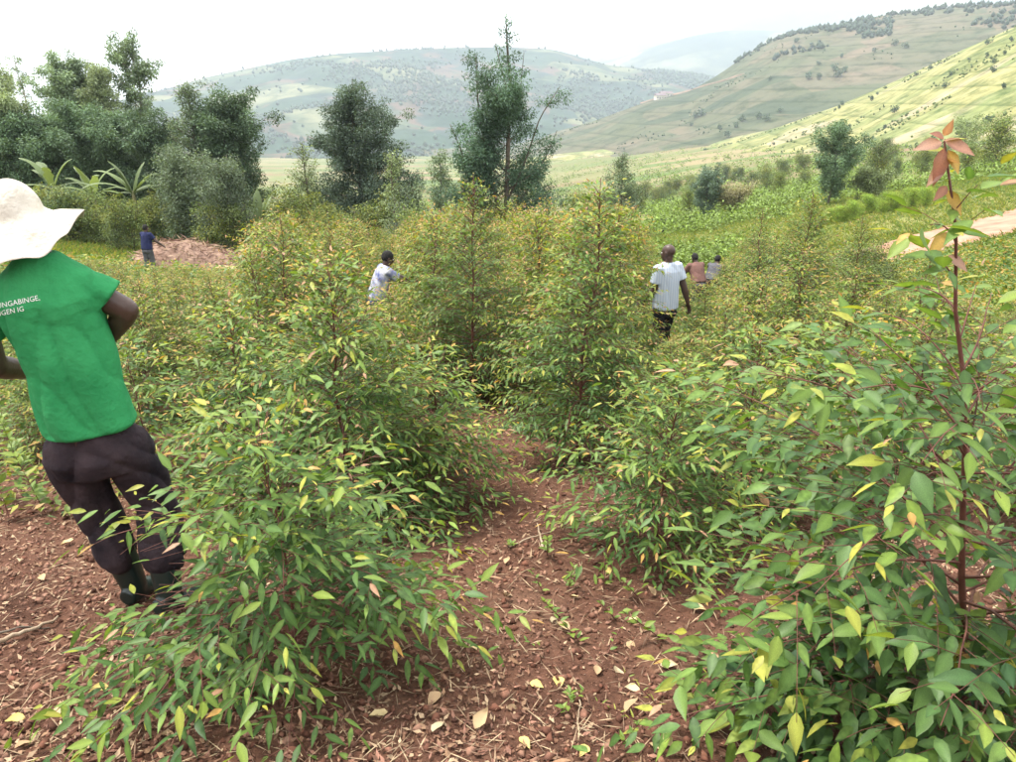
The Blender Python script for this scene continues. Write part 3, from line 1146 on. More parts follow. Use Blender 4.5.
tree_px(312, 38, 140, 48, 0.1, 24, CONE, 0.5, OLV * 0.9, 0.16, 70, 'grey-olive small tree left of the dense cone-crowned tree', 311)
tree_px(440, 44, 150, 40, 0.1, 22, OVAL, 0.6, GREY, 0.18, 80, 'grey-green low tree between the two big middle trees', 312)
# left-hand grove
tree_px(206, 40, 78, 60, 0.15, 40, CONE, 0.6, GREY, 0.17, 70, 'slim cone-shaped grey tree rising at the right end of the grove', 320, 'silky_oak_tree')
tree_px(232, 41, 105, 92, 0.1, 44, OVAL, 0.8, DKG * 1.1, 0.2, 110, 'broad dark tree at the right end of the grove', 321, up=0.7)
tree_px(258, 43, 98, 44, 0.1, 28, CONE, 0.55, GREY * 1.05, 0.17, 80, 'narrow grey-green tree at the outer right edge of the grove', 322)
tree_px(150, 62, 44, 44, 0.52, 20, TOP, 0.7, GREY * 1.15, 0.28, 70, 'tall thin gum tree with a tufted crown against the white sky', 323, 'gum_tree', bark=M_PALEBARK, up=0.6)
tree_px(78, 60, 56, 48, 0.25, 34, OVAL, 0.85, GREY * 1.3, 0.26, 90, 'tall grey-green tree on the skyline of the grove, left of the gum tree', 324)
tree_px(103, 61, 58, 44, 0.25, 34, OVAL, 0.8, GREY * 1.15, 0.26, 90, 'grey-green tree between the two other tall skyline trees of the grove', 325)
tree_px(124, 60, 64, 46, 0.2, 34, OVAL, 0.8, PALE * 0.75, 0.26, 90, 'tall pale olive tree beside the gum tree', 326)
tree_px(44, 64, 52, 16, 0.72, 8, TOP, 0.45, GREY * 1.2, 0.24, 50, 'very thin tree with a small tuft at the far left skyline', 327, bark=M_PALEBARK)
tree_px(10, 46, 70, 96, 0.1, 44, OVAL, 0.9, PALE * 0.8, 0.22, 100, 'pale bushy tree at the left photo edge', 328)
tree_px(-40, 45, 85, 90, 0.1, 34, OVAL, 0.9, PALE * 0.7, 0.22, 90, 'pale tree cut by the left photo edge', 329)
tree_px(30, 46, 122, 100, 0.05, 44, OVAL, 0.9, DKG * 1.4, 0.22, 110, 'low dark round tree under the tall grove trees at left', 330)
tree_px(108, 47, 118, 90, 0.05, 44, OVAL, 0.9, DKG * 1.2, 0.22, 110, 'low dark round tree under the skyline trees beside the banana plants', 331)
tree_px(165, 46, 120, 66, 0.05, 36, OVAL, 0.8, DKG * 0.95, 0.22, 110, 'low darkest tree below the gum tree', 332)
tree_px(196, 35, 155, 56, 0.05, 34, OVAL, 0.7, GREY * 0.95, 0.16, 100, 'grey-green feathery tree behind the brush heap', 333, up=0.6)
tree_px(240, 33, 165, 70, 0.05, 30, OVAL, 0.6, GREY * 0.85, 0.15, 110, 'dark feathery low tree above the bending worker', 334)

# undergrowth bushes: a few kinds, copied
BUSH = []
for k_ in range(6):
    rg_ = np.random.default_rng(500 + k_)
    lb_ = auto_limbs(rg_, 1.6, 0.9, 0.06, 22, OVAL, 0.42, up=0.7)
    tb_, (V_, T_, C_) = limbs_to_tree(rg_, lb_, [OLV * 1.3, PALE * 1.2, OLV * 1.5, GREY * 1.6, OLV * 1.1, LIGHT * 1.6][k_], 0.07, 260, 0.3, warm_mix=YEL)
    sm_ = np_mesh('stem', *join_arrays(tb_), smooth=True)
    sm_.materials.append(M_BARK)
    cm_ = np_mesh('crown', V_, T_, C_)
    cm_.materials.append(M_TREELEAF)
    BUSH.append((sm_, cm_))


def bush(x, y, s, label, group, rng, cat='bush', name='bush', kinds=None):
    z = float(gz(x, y))
    r = empty(name, (x, y, z - 0.05), rng.uniform(0, 6.28))
    r.scale = (s * rng.uniform(0.85, 1.2), s * rng.uniform(0.85, 1.2), s)
    tag(r, label, cat, group)
    k = int(rng.integers(5)) if kinds is None else int(rng.choice(kinds))
    link('stem', BUSH[k][0], None, r)
    link('crown', BUSH[k][1], None, r)['kind'] = 'stuff'
    return r


rng = np.random.default_rng(77)
for k_ in range(34):                     # under the grove
    px_ = -40 + 330 * (k_ + rng.random()) / 34
    y_ = rng.uniform(31, 40)
    p_ = on_ground(px_, y_)
    bush(p_.x, p_.y, rng.uniform(0.7, 1.3), 'olive-green bush in the undergrowth at the foot of the grove', 'undergrowth below the grove', rng)
for k_ in range(20):
    px_ = 285 + 330 * (k_ + rng.random()) / 20
    y_ = rng.uniform(27, 36)
    p_ = on_ground(px_, y_)
    bush(p_.x, p_.y, rng.uniform(1.0, 1.6), 'light green bush at the foot of the big middle trees', 'bushes below the middle trees', rng, kinds=[0, 2])
for k_ in range(14):
    px_ = 830 + 95 * k_ / 13
    p_ = ground_hit(px_, 224 - 19 * k_ / 13 + rng.normal(0, 1.5))
    bush(p_.x, p_.y, rng.uniform(0.28, 0.7), 'bright green shrub in the hedge strip above the red track', 'hedge strip above the track', rng, kinds=[5])
for k_ in range(46):                     # valley floor
    px_ = rng.uniform(540, 1010)
    y_ = rng.uniform(75, 230)
    p_ = on_ground(px_, y_)
    bush(p_.x, p_.y, rng.uniform(1.2, 2.6), 'small green bush in the valley fields beyond the bald man', 'bushes in the valley fields', rng)
for k_ in range(26):                     # right grass slope
    px_ = rng.uniform(760, 885)
    y_ = rng.uniform(14, 21)
    p_ = on_ground(px_, y_)
    bush(p_.x, p_.y, rng.uniform(0.4, 0.8), 'low bush on the grassy slope below the red track', 'low bushes on the right slope', rng, kinds=[0, 2, 4])

# ------------------------------------------------------------------ banana plants
def banana_leaf(rg, L, W, az, el):
    n = 10
    c = np.zeros((n, 3))
    d = np.array([math.cos(az) * math.cos(el), math.sin(az) * math.cos(el), math.sin(el)])
    side = nrm(np.cross(d, [0, 0, 1]))
    V, T = [], []
    p = np.zeros(3)
    for i in range(n):
        s = i / (n - 1)
        w = W * (0.12 + math.sin(math.pi * min(1, s * 0.93 + 0.07)) ** 0.6) * 0.5 if i else 0.03
        w *= rg.uniform(0.65, 1.1)
        nn = nrm(np.cross(side, d))
        V += [p + side * w + nn * -0.18 * w, p + nn * 0.02, p - side * w + nn * -0.18 * w]
        p = p + d * L / n
        d = nrm(d + np.array([0, 0, -0.07 - 0.2 * s]) + rg.normal(0, 0.03, 3))
        if i:
            a = 3 * (i - 1)
            T += [(a, a + 1, a + 4), (a, a + 4, a + 3), (a + 1, a + 2, a + 5), (a + 1, a + 5, a + 4)]
    return np.array(V), np.array(T)


for k_, (px_, Y_, tp_, lab_) in enumerate([(62, 38, 128, 'banana plant with upright pale leaves behind the white hat'),
                                         (140, 39, 135, 'banana plant with leaves fanned out left and right above the seated worker'),
                                         (176, 38.5, 168, 'shorter banana plant above the brush heap'),
                                         (100, 40, 148, 'banana plant between the two tallest ones'),
                                         (262, 35, 184, 'small banana plant at the right end of the grove')]):
    rg_ = np.random.default_rng(600 + k_)
    p_ = on_ground(px_, Y_)
    H_ = P(px_, tp_, Y_).z - p_.z
    r_ = empty('banana_plant', p_)
    tag(r_, lab_, 'banana plant', 'banana plants in the grove')
    hs = H_ * 0.45
    link('pseudostem', np_mesh('pseudostem', *tube([(0, 0, -0.1), (0.03, 0, hs * 0.5), (0, 0.02, hs)], [0.16, 0.13, 0.08], 8), smooth=True),
         plain_material('banana_stem', (0.12, 0.13, 0.05), (0.2, 0.17, 0.09), 3, 0.7) if k_ == 0 else MATS['banana_stem'], r_)
    for j_ in range(9):
        el_ = rg_.uniform(0.85, 1.45) if j_ < 5 else rg_.uniform(0.1, 0.7)
        Vb, Tb = banana_leaf(rg_, min(2.6, H_ * 0.58) * rg_.uniform(0.75, 1.1), 0.4, (0.0 if j_ % 2 else 3.14) + rg_.normal(0, 0.7), el_)
        Vb[:, 2] += hs * 0.97
        link('leaf', np_mesh('banana_leaf', Vb, Tb, np.repeat((PALE * 1.5 * rg_.uniform(0.75, 1.2))[None], len(Vb), 0), smooth=True), M_LEAF, r_)

# ------------------------------------------------------------------ bushes and woods on the hills
HB = []
for k_ in range(3):
    rg_ = np.random.default_rng(700 + k_)
    acc_ = [[], [], [], [], []]
    for _ in range(7):
        for a, v in zip(acc_, clump_leaves(rg_, np.array([rg_.normal(0, 0.7), rg_.normal(0, 0.7), rg_.uniform(0.8, 2.4)]), 0.9, 30, 0.55, BLG * 1.7, 0.3)):
            a.append(v)
    p, d, u, L, c = [np.concatenate(a) for a in acc_]
    V_, T_, C_ = leaves_arrays(p, d, u, L, L * 0.8, c, 'low', 0)
    cm_ = np_mesh('crown', V_, T_, C_)
    cm_.materials.append(M_TREELEAF)
    sm_ = np_mesh('trunk', *tube([(0, 0, -0.5), (0, 0.05, 1), (0.1, 0, 2)], [0.16, 0.12, 0.05], 5), smooth=True)
    sm_.materials.append(M_BARK)
    HB.append((sm_, cm_))


def near_grid(HV, px, py):
    a, b, _ = project(HV.reshape(-1, 3))
    i = int(np.argmin((a - px) ** 2 + (b - py) ** 2))
    return HV.reshape(-1, 3)[i]


def hill_bush(p, s, label, group, rng):
    r = empty('hillside_tree', p, rng.uniform(0, 6.28), s)
    tag(r, label, 'tree', group)
    k = int(rng.integers(3))
    link('trunk', HB[k][0], None, r)
    link('crown', HB[k][1], None, r)['kind'] = 'stuff'


rng = np.random.default_rng(88)
for px_, py_, s_ in ((808, 79, 2.4), (820, 79, 2.0), (833, 70, 2.3), (838, 77, 2.6), (845, 73, 2.0), (797, 43, 2.0), (842, 58, 1.5), (819, 66, 1.5), (694, 118, 2.2), (700, 116, 2.6), (771, 81, 1.4),
                     (720, 130, 1.6), (735, 128, 1.6), (742, 122, 2.0), (757, 119, 2.0), (766, 122, 2.0), (780, 112, 1.5), (728, 138, 2.0), (690, 126, 1.2), (895, 45, 2), (905, 48, 2), (875, 52, 1.6)):
    hill_bush(near_grid(H2V, px_, py_), s_, 'dark round tree dotted on the shaded hillside', 'trees on the shaded hillside', rng)
for k_ in range(45):
    u_ = int(rng.integers(60, 258))
    v_ = int(rng.integers(20, 88))
    hill_bush(H1V[v_, u_], rng.uniform(0.5, 1.1), 'small bush on the sunlit yellow-green hillside', 'bushes on the sunlit hillside', rng)


def woods(name, label, HV, n, mask, smin, smax, seed, col):
    rg = np.random.default_rng(seed)
    tv = np.array([(1, 0, .5), (.3, .9, .6), (-.8, .55, .5), (-.8, -.55, .6), (.3, -.9, .5), (0, 0, 1.5), (0, 0, -.3)])
    tt = np.array([(0, 1, 5), (1, 2, 5), (2, 3, 5), (3, 4, 5), (4, 0, 5), (1, 0, 6), (2, 1, 6), (3, 2, 6), (4, 3, 6), (0, 4, 6)])
    u, v = rg.uniform(0, HV.shape[1] - 1.01, n * 30), rg.uniform(0, HV.shape[0] - 1.01, n * 30)
    i, j = v.astype(int), u.astype(int)
    p = HV[i, j] + (HV[i + 1, j] - HV[i, j]) * (v - i)[:, None] + (HV[i, j + 1] - HV[i, j]) * (u - j)[:, None]
    pts = p[rg.random(n * 30) < mask(p[:, 0], p[:, 1], v / HV.shape[0], u / HV.shape[1], p[:, 2])][:n]
    n = len(pts)
    pts = np.array(pts)
    s = rg.uniform(smin, smax, (n, 1, 1))
    V = pts[:, None] + tv[None] * s * rg.uniform(0.7, 1.3, (n, 7, 1)) * np.array([0.8, 0.8, 1.0])
    T = (tt[None] + (np.arange(n) * 7)[:, None, None]).reshape(-1, 3)
    C = np.repeat(col[None] * rg.uniform(0.6, 1.4, (n, 1)), 7, 0)
    o = link(name, np_mesh(name, V.reshape(-1, 3), T, C), M_TREELEAF)
    tag(o, label, 'woodland', kind='stuff')


def crest_mask(x, y, z):
    a, b, _ = project(np.column_stack([x, y, z]))
    m = np.clip((fbm(x / 45, y / 45, 3) - 0.4) * 5, 0, 1)
    top = np.interp(a, [740, 780, 830, 880, 1016], [60, 38, 27, 17, 3])
    inb = (a > 772) & (a < 892) & (b > top) & (b < top + 20)
    rim = (b < top + 4) & (a > 720)
    low = (a > 960) & (b < 30)
    return np.where(inb, m, np.where(rim, 0.5 * m, np.where(low, 0.3 * m, 0.0)))


woods('woodland', 'dark wood on the upper slope and crest of the shaded hillside', H2V, 1100,
      lambda x, y, v, u, z: crest_mask(x, y, z), 1.2, 4.2, 1, BLG)
woods('woodland', 'woods and hedges scattered over the far blue hill', H3V, 9000,
      lambda x, y, v, u, z: np.clip((fbm(x / 260, y / 260, 9) - 0.5) * 8, 0.02, 1), 3.0, 6.0, 2, BLG * 1.2)
woods('scrub', 'low scrub and hedge bushes over the sunlit hillside', H1V, 1300,
      lambda x, y, v, u, z: np.clip((fbm(x / 40, y / 40, 19) - 0.55) * 9, 0.01, 1), 0.3, 0.85, 3, OLV * 1.2)
woods('scrub', 'tufts of scrub over the lower shaded hillside', H2V, 900,
      lambda x, y, v, u, z: np.clip((fbm(x / 60, y / 60, 29) - 0.6) * 9, 0.002, 1), 0.5, 1.4, 4, DKG * 1.5)

# valley floor scrub, banana gardens
rg_ = np.random.default_rng(9)
n_ = 8000
yy_ = np.exp(rg_.uniform(math.log(30), math.log(800), n_ * 3))
xx_ = yy_ * rg_.uniform(-0.12, 0.75, n_ * 3)
xx_ = np.where(yy_ < 60, yy_ * (xx_ / yy_ * 0.45 + 0.02), xx_)
m_ = fbm(xx_ / 22, yy_ / 22, 61) > 0.52
xx_, yy_ = xx_[m_][:n_], yy_[m_][:n_]
zz_ = gz(xx_, yy_)
acc_ = [[], [], [], [], []]
for x, y, z in zip(xx_, yy_, zz_):
    r = rg_.uniform(0.4, 1.2) * min(1.9, 0.35 + y / 110)
    for a, v in zip(acc_, clump_leaves(rg_, np.array([x, y, z + r * 0.5]), r, 15, 0.34 * min(2.2, 0.2 + y / 120), (LIGHT * 0.5 + OLV * 0.5) * rg_.uniform(0.8, 1.7), 0.3)):
        a.append(v)
p, d, u, L, c = [np.concatenate(a) for a in acc_]
V_, T_, C_ = leaves_arrays(p, d, u, L, L * 0.6, c, 'low', 0.1)
o_ = link('scrub', np_mesh('scrub', V_, T_, C_), M_TREELEAF)
tag(o_, 'mixed green scrub and garden plots on the valley floor', 'scrub', kind='stuff')

# ------------------------------------------------------------------ grass and ground cover
def scatter(n, xf, yf, seed):
    rg = np.random.default_rng(seed)
    y = yf(rg, n)
    x = xf(rg, y)
    return rg, x, y


def grass_stuff(name, label, x, y, rg, L0, L1, W, cols, per=4, up=1.0):
    n = len(x)
    x = np.repeat(x, per) + rg.normal(0, 0.05, n * per)
    y = np.repeat(y, per) + rg.normal(0, 0.05, n * per)
    z = gz(x, y) - 0.01
    d = nrm(np.column_stack([rg.normal(0, 0.45, n * per), rg.normal(0, 0.45, n * per), np.full(n * per, up)]))
    upv = nrm(rg.normal(0, 1, (n * per, 3)))
    L = rg.uniform(L0, L1, n * per)
    ci = rg.integers(0, len(cols), n * per)
    C = np.array(cols)[ci] * rg.uniform(0.75, 1.25, (n * per, 1))
    V, T, C = leaves_arrays(np.column_stack([x, y, z]), d, upv, L, W * rg.uniform(0.7, 1.3, n * per), C, 'low', 0.35)
    o = link(name, np_mesh(name, V, T, C), M_LEAF)
    tag(o, label, 'grass', kind='stuff')


rg_ = np.random.default_rng(15)
y_ = np.sqrt(rg_.uniform(11 ** 2, 34 ** 2, 40000))
x_ = y_ * rg_.uniform(-0.75, 0.8, 40000)
td_ = np.min(np.hypot(x_[:, None] - _cx[None, ::4], y_[:, None] - _cy[None, ::4]), axis=1)
x_, y_ = x_[td_ > 2.3], y_[td_ > 2.3]
grass_stuff('grass', 'yellow-green grass and weeds between the far sapling rows', x_, y_, rg_, 0.2, 0.55, 0.028, [LIGHT, YEL, MID, LIGHT * 1.2, (0.3, 0.25, 0.1)], 3)
y_ = np.sqrt(rg_.uniform(24 ** 2, 75 ** 2, 70000))
x_ = y_ * rg_.uniform(-0.1, 0.85, 70000)
px_, py_, _ = project(np.column_stack([x_, y_, gz(x_, y_)]))
td_ = np.min(np.hypot(x_[:, None] - _cx[None, ::4], y_[:, None] - _cy[None, ::4]), axis=1)
k_ = td_ > 2.1
grass_stuff('grass', 'long grass on the slope around the red track', x_[k_], y_[k_], rg_, 0.15, 0.4, 0.03, [LIGHT, YEL, LIGHT, MID, (0.24, 0.24, 0.09)], 3)


def gz_near(x, y):
    nr = np.clip(1.3 - np.hypot(x, y - 3) / 9, 0, 1)
    return gz(x, y) + nr * (0.075 * (fbm(x * 3.1, y * 3.1, 21, 4) - 0.5) + 0.03 * (fbm(x * 13, y * 13, 31, 3) - 0.5))


# weeds under and between the saplings
rg_ = np.random.default_rng(16)
y_ = np.sqrt(rg_.uniform(2.2 ** 2, 25 ** 2, 17000))
x_ = y_ * rg_.uniform(-0.72, 0.75, 17000)
pd_ = np.array([path_dist(a, b) for a, b in zip(x_, y_)])
pxx_, pyy_, _ = project(np.column_stack([x_, y_, gz(x_, y_)]))
k_ = (((pd_ > 0.8) & ((y_ > 4.2) | ((pxx_ < 330) & (y_ > 3.7)))) | (y_ > 8.5)) & (fbm(x_ * 1.1, y_ * 1.1, 91) > 0.36)
x_, y_ = x_[k_], y_[k_]
n_ = len(x_)
per_ = 9
xx_ = np.repeat(x_, per_) + rg_.normal(0, 0.09, n_ * per_)
yy_ = np.repeat(y_, per_) + rg_.normal(0, 0.09, n_ * per_)
zz_ = gz_near(xx_, yy_) + rg_.random(n_ * per_) ** 1.5 * (0.28 + 0.02 * np.clip(yy_ - 8, 0, 14))
d_ = nrm(np.column_stack([rg_.normal(0, 1, n_ * per_), rg_.normal(0, 1, n_ * per_), rg_.normal(0.1, 0.4, n_ * per_)]))
u_ = nrm(rg_.normal(0, 0.4, (n_ * per_, 3)) + np.array([0, 0, 1]))
L_ = rg_.uniform(0.04, 0.09, n_ * per_) * (1 + 0.06 * np.clip(yy_ - 6, 0, 18))
cc_ = np.array([MID, LIGHT, LIGHT, YEL, MID * 1.2, LIGHT, YEL, ORA])[rg_.integers(0, 8, n_ * per_)] * rg_.uniform(0.75, 1.2, (n_ * per_, 1))
V_, T_, C_ = leaves_arrays(np.column_stack([xx_, yy_, zz_]), d_, u_, L_, L_ * 0.42, cc_, 'mid', 0.2)
tag(link('ground_cover', np_mesh('ground_cover', V_, T_, C_), M_LEAF), 'low leafy weeds under and between the sapling rows', 'weeds', kind='stuff')

# ------------------------------------------------------------------ soil clods, litter, straw
rg_ = np.random.default_rng(17)
n_ = 40000
y_ = 1.35 + 6.2 * rg_.random(n_) ** 1.5
x_ = rg_.uniform(-1, 1, n_) * (1.1 + 0.62 * y_)
s_ = np.clip(0.0032 * (1 - rg_.random(n_)) ** -0.5, 0.003, 0.02)
oct_ = np.array([(1, 0, 0), (-1, 0, 0), (0, 1, 0), (0, -1, 0), (0, 0, 0.8), (0, 0, -0.8), (0.6, 0.6, 0.4), (-0.6, -0.55, 0.45)])
ot_ = np.array([(0, 6, 4), (6, 2, 4), (2, 1, 4), (1, 7, 4), (7, 3, 4), (3, 0, 4), (0, 2, 6), (1, 3, 7), (2, 0, 5), (1, 2, 5), (3, 1, 5), (0, 3, 5)])
ang_ = rg_.uniform(0, 6.28, n_)
V_ = oct_[None] * rg_.uniform(0.45, 1.45, (n_, 8, 3)) * s_[:, None, None]
ca_, sa_ = np.cos(ang_)[:, None], np.sin(ang_)[:, None]
V_ = np.stack([V_[..., 0] * ca_ - V_[..., 1] * sa_, V_[..., 0] * sa_ + V_[..., 1] * ca_, V_[..., 2]], -1)
V_ += np.column_stack([x_, y_, gz_near(x_, y_) + s_ * 0.25])[:, None]
T_ = (ot_[None] + (np.arange(n_) * 8)[:, None, None]).reshape(-1, 3)
base_ = np.array([[0.15, 0.066, 0.044], [0.19, 0.095, 0.066], [0.095, 0.042, 0.028], [0.24, 0.135, 0.095]])[rg_.integers(0, 4, n_)]
C_ = np.repeat(base_ * rg_.uniform(0.7, 1.25, (n_, 1)), 8, 0)
tag(link('soil_clods', np_mesh('soil_clods', V_.reshape(-1, 3), T_, C_), M_CLOD), 'crumbled red-brown soil clods on the bare path', 'soil', kind='stuff')

n_ = 42000
y_ = 1.4 + 6 * rg_.random(n_) ** 1.4
x_ = rg_.uniform(-1, 1, n_) * (1.1 + 0.62 * y_)
k_ = rg_.random(n_) < (0.15 + 2.2 * fbm(x_ * 1.2, y_ * 1.2, 55) ** 3 + 0.35 * (x_ < -0.9))
x_, y_ = x_[k_], y_[k_]
n_ = len(x_)
d_ = nrm(np.column_stack([rg_.normal(0, 1, n_), rg_.normal(0, 1, n_), rg_.normal(0.05, 0.25, n_)]))
u_ = nrm(rg_.normal(0, 0.5, (n_, 3)) + np.array([0, 0, 1]))
L_ = rg_.uniform(0.01, 0.034, n_)
pal_ = np.array([[0.26, 0.16, 0.1], [0.2, 0.11, 0.07], [0.36, 0.26, 0.17], [0.14, 0.075, 0.05], [0.24, 0.125, 0.09]])
cc_ = pal_[rg_.integers(0, 5, n_)] * rg_.uniform(0.7, 1.2, (n_, 1))
V1, T1, C1 = leaves_arrays(np.column_stack([x_, y_, gz_near(x_, y_) + 0.008]), d_, u_, L_, L_ * rg_.uniform(0.3, 0.6, n_), cc_, 'mid', -0.15)
n_ = 6000
y_ = 1.4 + 5 * rg_.random(n_) ** 1.3
x_ = rg_.uniform(-1, 1, n_) * (1.1 + 0.62 * y_)
d_ = nrm(np.column_stack([rg_.normal(0, 1, n_), rg_.normal(0, 1, n_), rg_.normal(0.0, 0.12, n_)]))
u_ = np.tile([0, 0, 1.0], (n_, 1))
L_ = rg_.uniform(0.03, 0.13, n_)
cc_ = np.array([[0.4, 0.31, 0.2], [0.28, 0.2, 0.13], [0.2, 0.13, 0.09]])[rg_.integers(0, 3, n_)] * rg_.uniform(0.7, 1.2, (n_, 1))
V2, T2, C2 = leaves_arrays(np.column_stack([x_, y_, gz_near(x_, y_) + 0.01]), d_, u_, L_, np.full(n_, 0.004), cc_, 'mid', 0.02)
V_, T_ = join_arrays([(V1, T1), (V2, T2)])
tag(link('leaf_litter', np_mesh('leaf_litter', V_, T_, np.concatenate([C1, C2])), M_LITTER), 'dry leaf bits and straw strewn over the red soil', 'litter', kind='stuff')

# pale dead leaves that can be picked out one by one
_fl = []
for k_ in range(5):
    rk = np.random.default_rng(800 + k_)
    tv, tt = leaf_template('fine')
    V_ = tv.copy()
    V_[:, 1] *= 0.62
    V_[:, 2] = V_[:, 2] * 1.6 + 0.22 * np.abs(V_[:, 1]) + rk.normal(0, 0.05, len(V_)) + 0.12 * (V_[:, 0] - 0.5) ** 2
    c_ = np.array([[0.5, 0.4, 0.22], [0.42, 0.31, 0.18], [0.55, 0.45, 0.16], [0.36, 0.25, 0.15], [0.5, 0.42, 0.28]])[k_]
    me_ = np_mesh('fallen_leaf', V_, tt, np.repeat(c_[None], len(V_), 0), smooth=True)
    me_.materials.append(M_LITTER)
    _fl.append(me_)
_fpx = [(578, 600), (506, 603), (558, 682), (597, 675), (615, 667), (637, 620), (648, 747), (588, 748), (506, 716), (433, 743), (388, 720), (60, 712), (25, 716), (160, 735), (552, 618), (470, 650), (628, 640), (610, 575),
        (655, 600), (690, 735), (672, 750), (475, 735), (520, 745), (440, 700), (20, 560), (75, 545), (45, 585), (110, 690), (15, 752), (640, 690), (690, 610), (505, 565), (455, 560), (545, 512), (600, 520), (90, 752), (570, 630), (530, 690), (625, 712), (660, 665)]
for k_, (a, b) in enumerate(_fpx):
    p_ = ground_hit(a, b)
    o_ = link('fallen_leaf', _fl[k_ % 5], None)
    o_.location = (p_.x, p_.y, float(gz_near(p_.x, p_.y)) + 0.012)
    o_.rotation_euler = (rg_.normal(0, 0.3), rg_.normal(0, 0.3), rg_.uniform(0, 6.28))
    s_ = rg_.uniform(0.045, 0.075)
    o_.scale = (s_, s_, s_)
    if a < 200:
        tag(o_, 'pale dead leaf on the bare soil at the lower left', 'leaf', 'dead leaves at lower left')
    else:
        tag(o_, 'pale dead leaf lying on the red path', 'leaf', 'dead leaves on the path')

# ------------------------------------------------------------------ seedlings and weeds
def seedling(px, py, H, n, leafL, label, group, seed, name='seedling', cat='seedling', ratio=0.45, ci=(4, 5, 6), spread=1.0):
    rg = np.random.default_rng(seed)
    p = ground_hit(px, py)
    r = empty(name, (p.x, p.y, float(gz_near(p.x, p.y)) - 0.005))
    tag(r, label, cat, group)
    lean = rg.normal(0, 0.08, 2)
    st = np.array([[lean[0] * t, lean[1] * t, H * t] for t in np.linspace(0, 1, 4)])
    link('stem', np_mesh('stem', *tube(st, [0.0028, 0.0022, 0.0018, 0.001], 4), smooth=True), M_STEM, r)
    for i in range(n):
        t = 0.2 + 0.8 * i / (n - 1)
        az = i * 1.65 + rg.normal(0, 0.3)
        d = nrm(np.array([[math.cos(az) * spread, math.sin(az) * spread, 0.35 + 0.5 * t + rg.normal(0, 0.2)]]))
        X, Y, Z = leaf_frames(d, nrm(rg.normal(0, 0.25, (1, 3)) + np.array([[0, 0, 1.0]])))
        L = leafL * rg.uniform(0.7, 1.1) * (1.15 - 0.4 * t)
        o = link('leaf', leaf_mesh(int(rg.choice(ci)), i % 3, ratio, 0.2), None, r)
        M = np.eye(4)
        M[:3, 0], M[:3, 1], M[:3, 2], M[:3, 3] = X[0] * L, Y[0] * L, Z[0] * L, (lean[0] * t, lean[1] * t, H * t)
        o.matrix_basis = Matrix(M.tolist())
    return r


for k_, (a, b, h_, n_, l_) in enumerate([(547, 556, 0.16, 12, 0.05), (560, 615, 0.13, 12, 0.045), (568, 592, 0.12, 10, 0.04), (604, 590, 0.15, 10, 0.04), (618, 620, 0.1, 8, 0.04), (585, 640, 0.09, 10, 0.045), (553, 716, 0.06, 10, 0.035),
                                         (571, 690, 0.07, 8, 0.035), (616, 752, 0.12, 12, 0.035), (545, 596, 0.1, 8, 0.04), (508, 548, 0.1, 8, 0.045), (520, 640, 0.06, 6, 0.03), (605, 655, 0.06, 6, 0.03), (665, 640, 0.16, 12, 0.05),
                                         (540, 470, 0.15, 10, 0.06), (640, 600, 0.12, 8, 0.045)]):
    seedling(a, b, h_, n_, l_, 'tiny green seedling sprouting in the middle of the red path', 'seedlings on the path', 900 + k_)
for k_, (a, b) in enumerate([(665, 715), (685, 705), (648, 722), (700, 722)]):
    seedling(a, b, 0.12, 10, 0.03, 'wispy olive weed beside the scorched patch at the foot of the right sapling', 'wispy weeds by the right sapling', 940 + k_, 'weed', 'weed', 0.2, (6, 7, 8))
for k_, (a, b, h_) in enumerate([(10, 520, 0.42), (45, 512, 0.4), (80, 520, 0.34), (25, 480, 0.5), (65, 475, 0.45), (100, 545, 0.22), (-10, 500, 0.5), (5, 440, 0.5), (40, 440, 0.5), (20, 410, 0.5), (85, 500, 0.3), (-15, 460, 0.5)]):
    seedling(a, b, h_, 30, 0.1, 'bright green broad-leaved weed left of the man in the green shirt', 'broad-leaved weeds behind the man', 960 + k_, 'weed', 'weed', 0.5, (5, 5, 6, 6, 7), 1.3)

# sticks
def stick(pts, r, label, mat, cat='stick'):
    c = []
    for a, b in pts:
        p = ground_hit(a, b)
        c.append((p.x, p.y, float(gz_near(p.x, p.y)) + r * 1.2 + 0.008))
    c = np.array(c)
    t = np.linspace(0, len(c) - 1, len(c) * 3)
    q = np.stack([np.interp(t, range(len(c)), c[:, k]) for k in range(3)], -1)
    q += np.random.default_rng(len(label)).normal(0, r * 0.5, q.shape) * np.array([1, 1, 0.3])
    tag(link('stick', np_mesh('stick', *tube(q, np.linspace(r, r * 0.45, len(q)), 6), smooth=True), mat), label, cat)


M_DRY = plain_material('dry_wood', (0.24, 0.17, 0.11), (0.42, 0.33, 0.24), 14, 0.85, 0.4, 40)
stick([(-25, 655), (10, 644), (35, 636), (60, 622)], 0.011, 'weathered grey-brown stick on the soil at the left photo edge', M_DRY)
stick([(-20, 640), (20, 632), (50, 630)], 0.006, 'thin dark stick beside the thicker stick at the left edge', M_BARK)
stick([(508, 552), (530, 541), (552, 536)], 0.006, 'thin dry twig lying across the path near its head', M_DRY)
stick([(545, 553), (540, 540), (537, 528)], 0.008, 'short pale split stick standing out of the path', M_DRY)
stick([(576, 690), (580, 705), (577, 722), (590, 735)], 0.003, 'curved pale straw on the lower path', M_DRY)

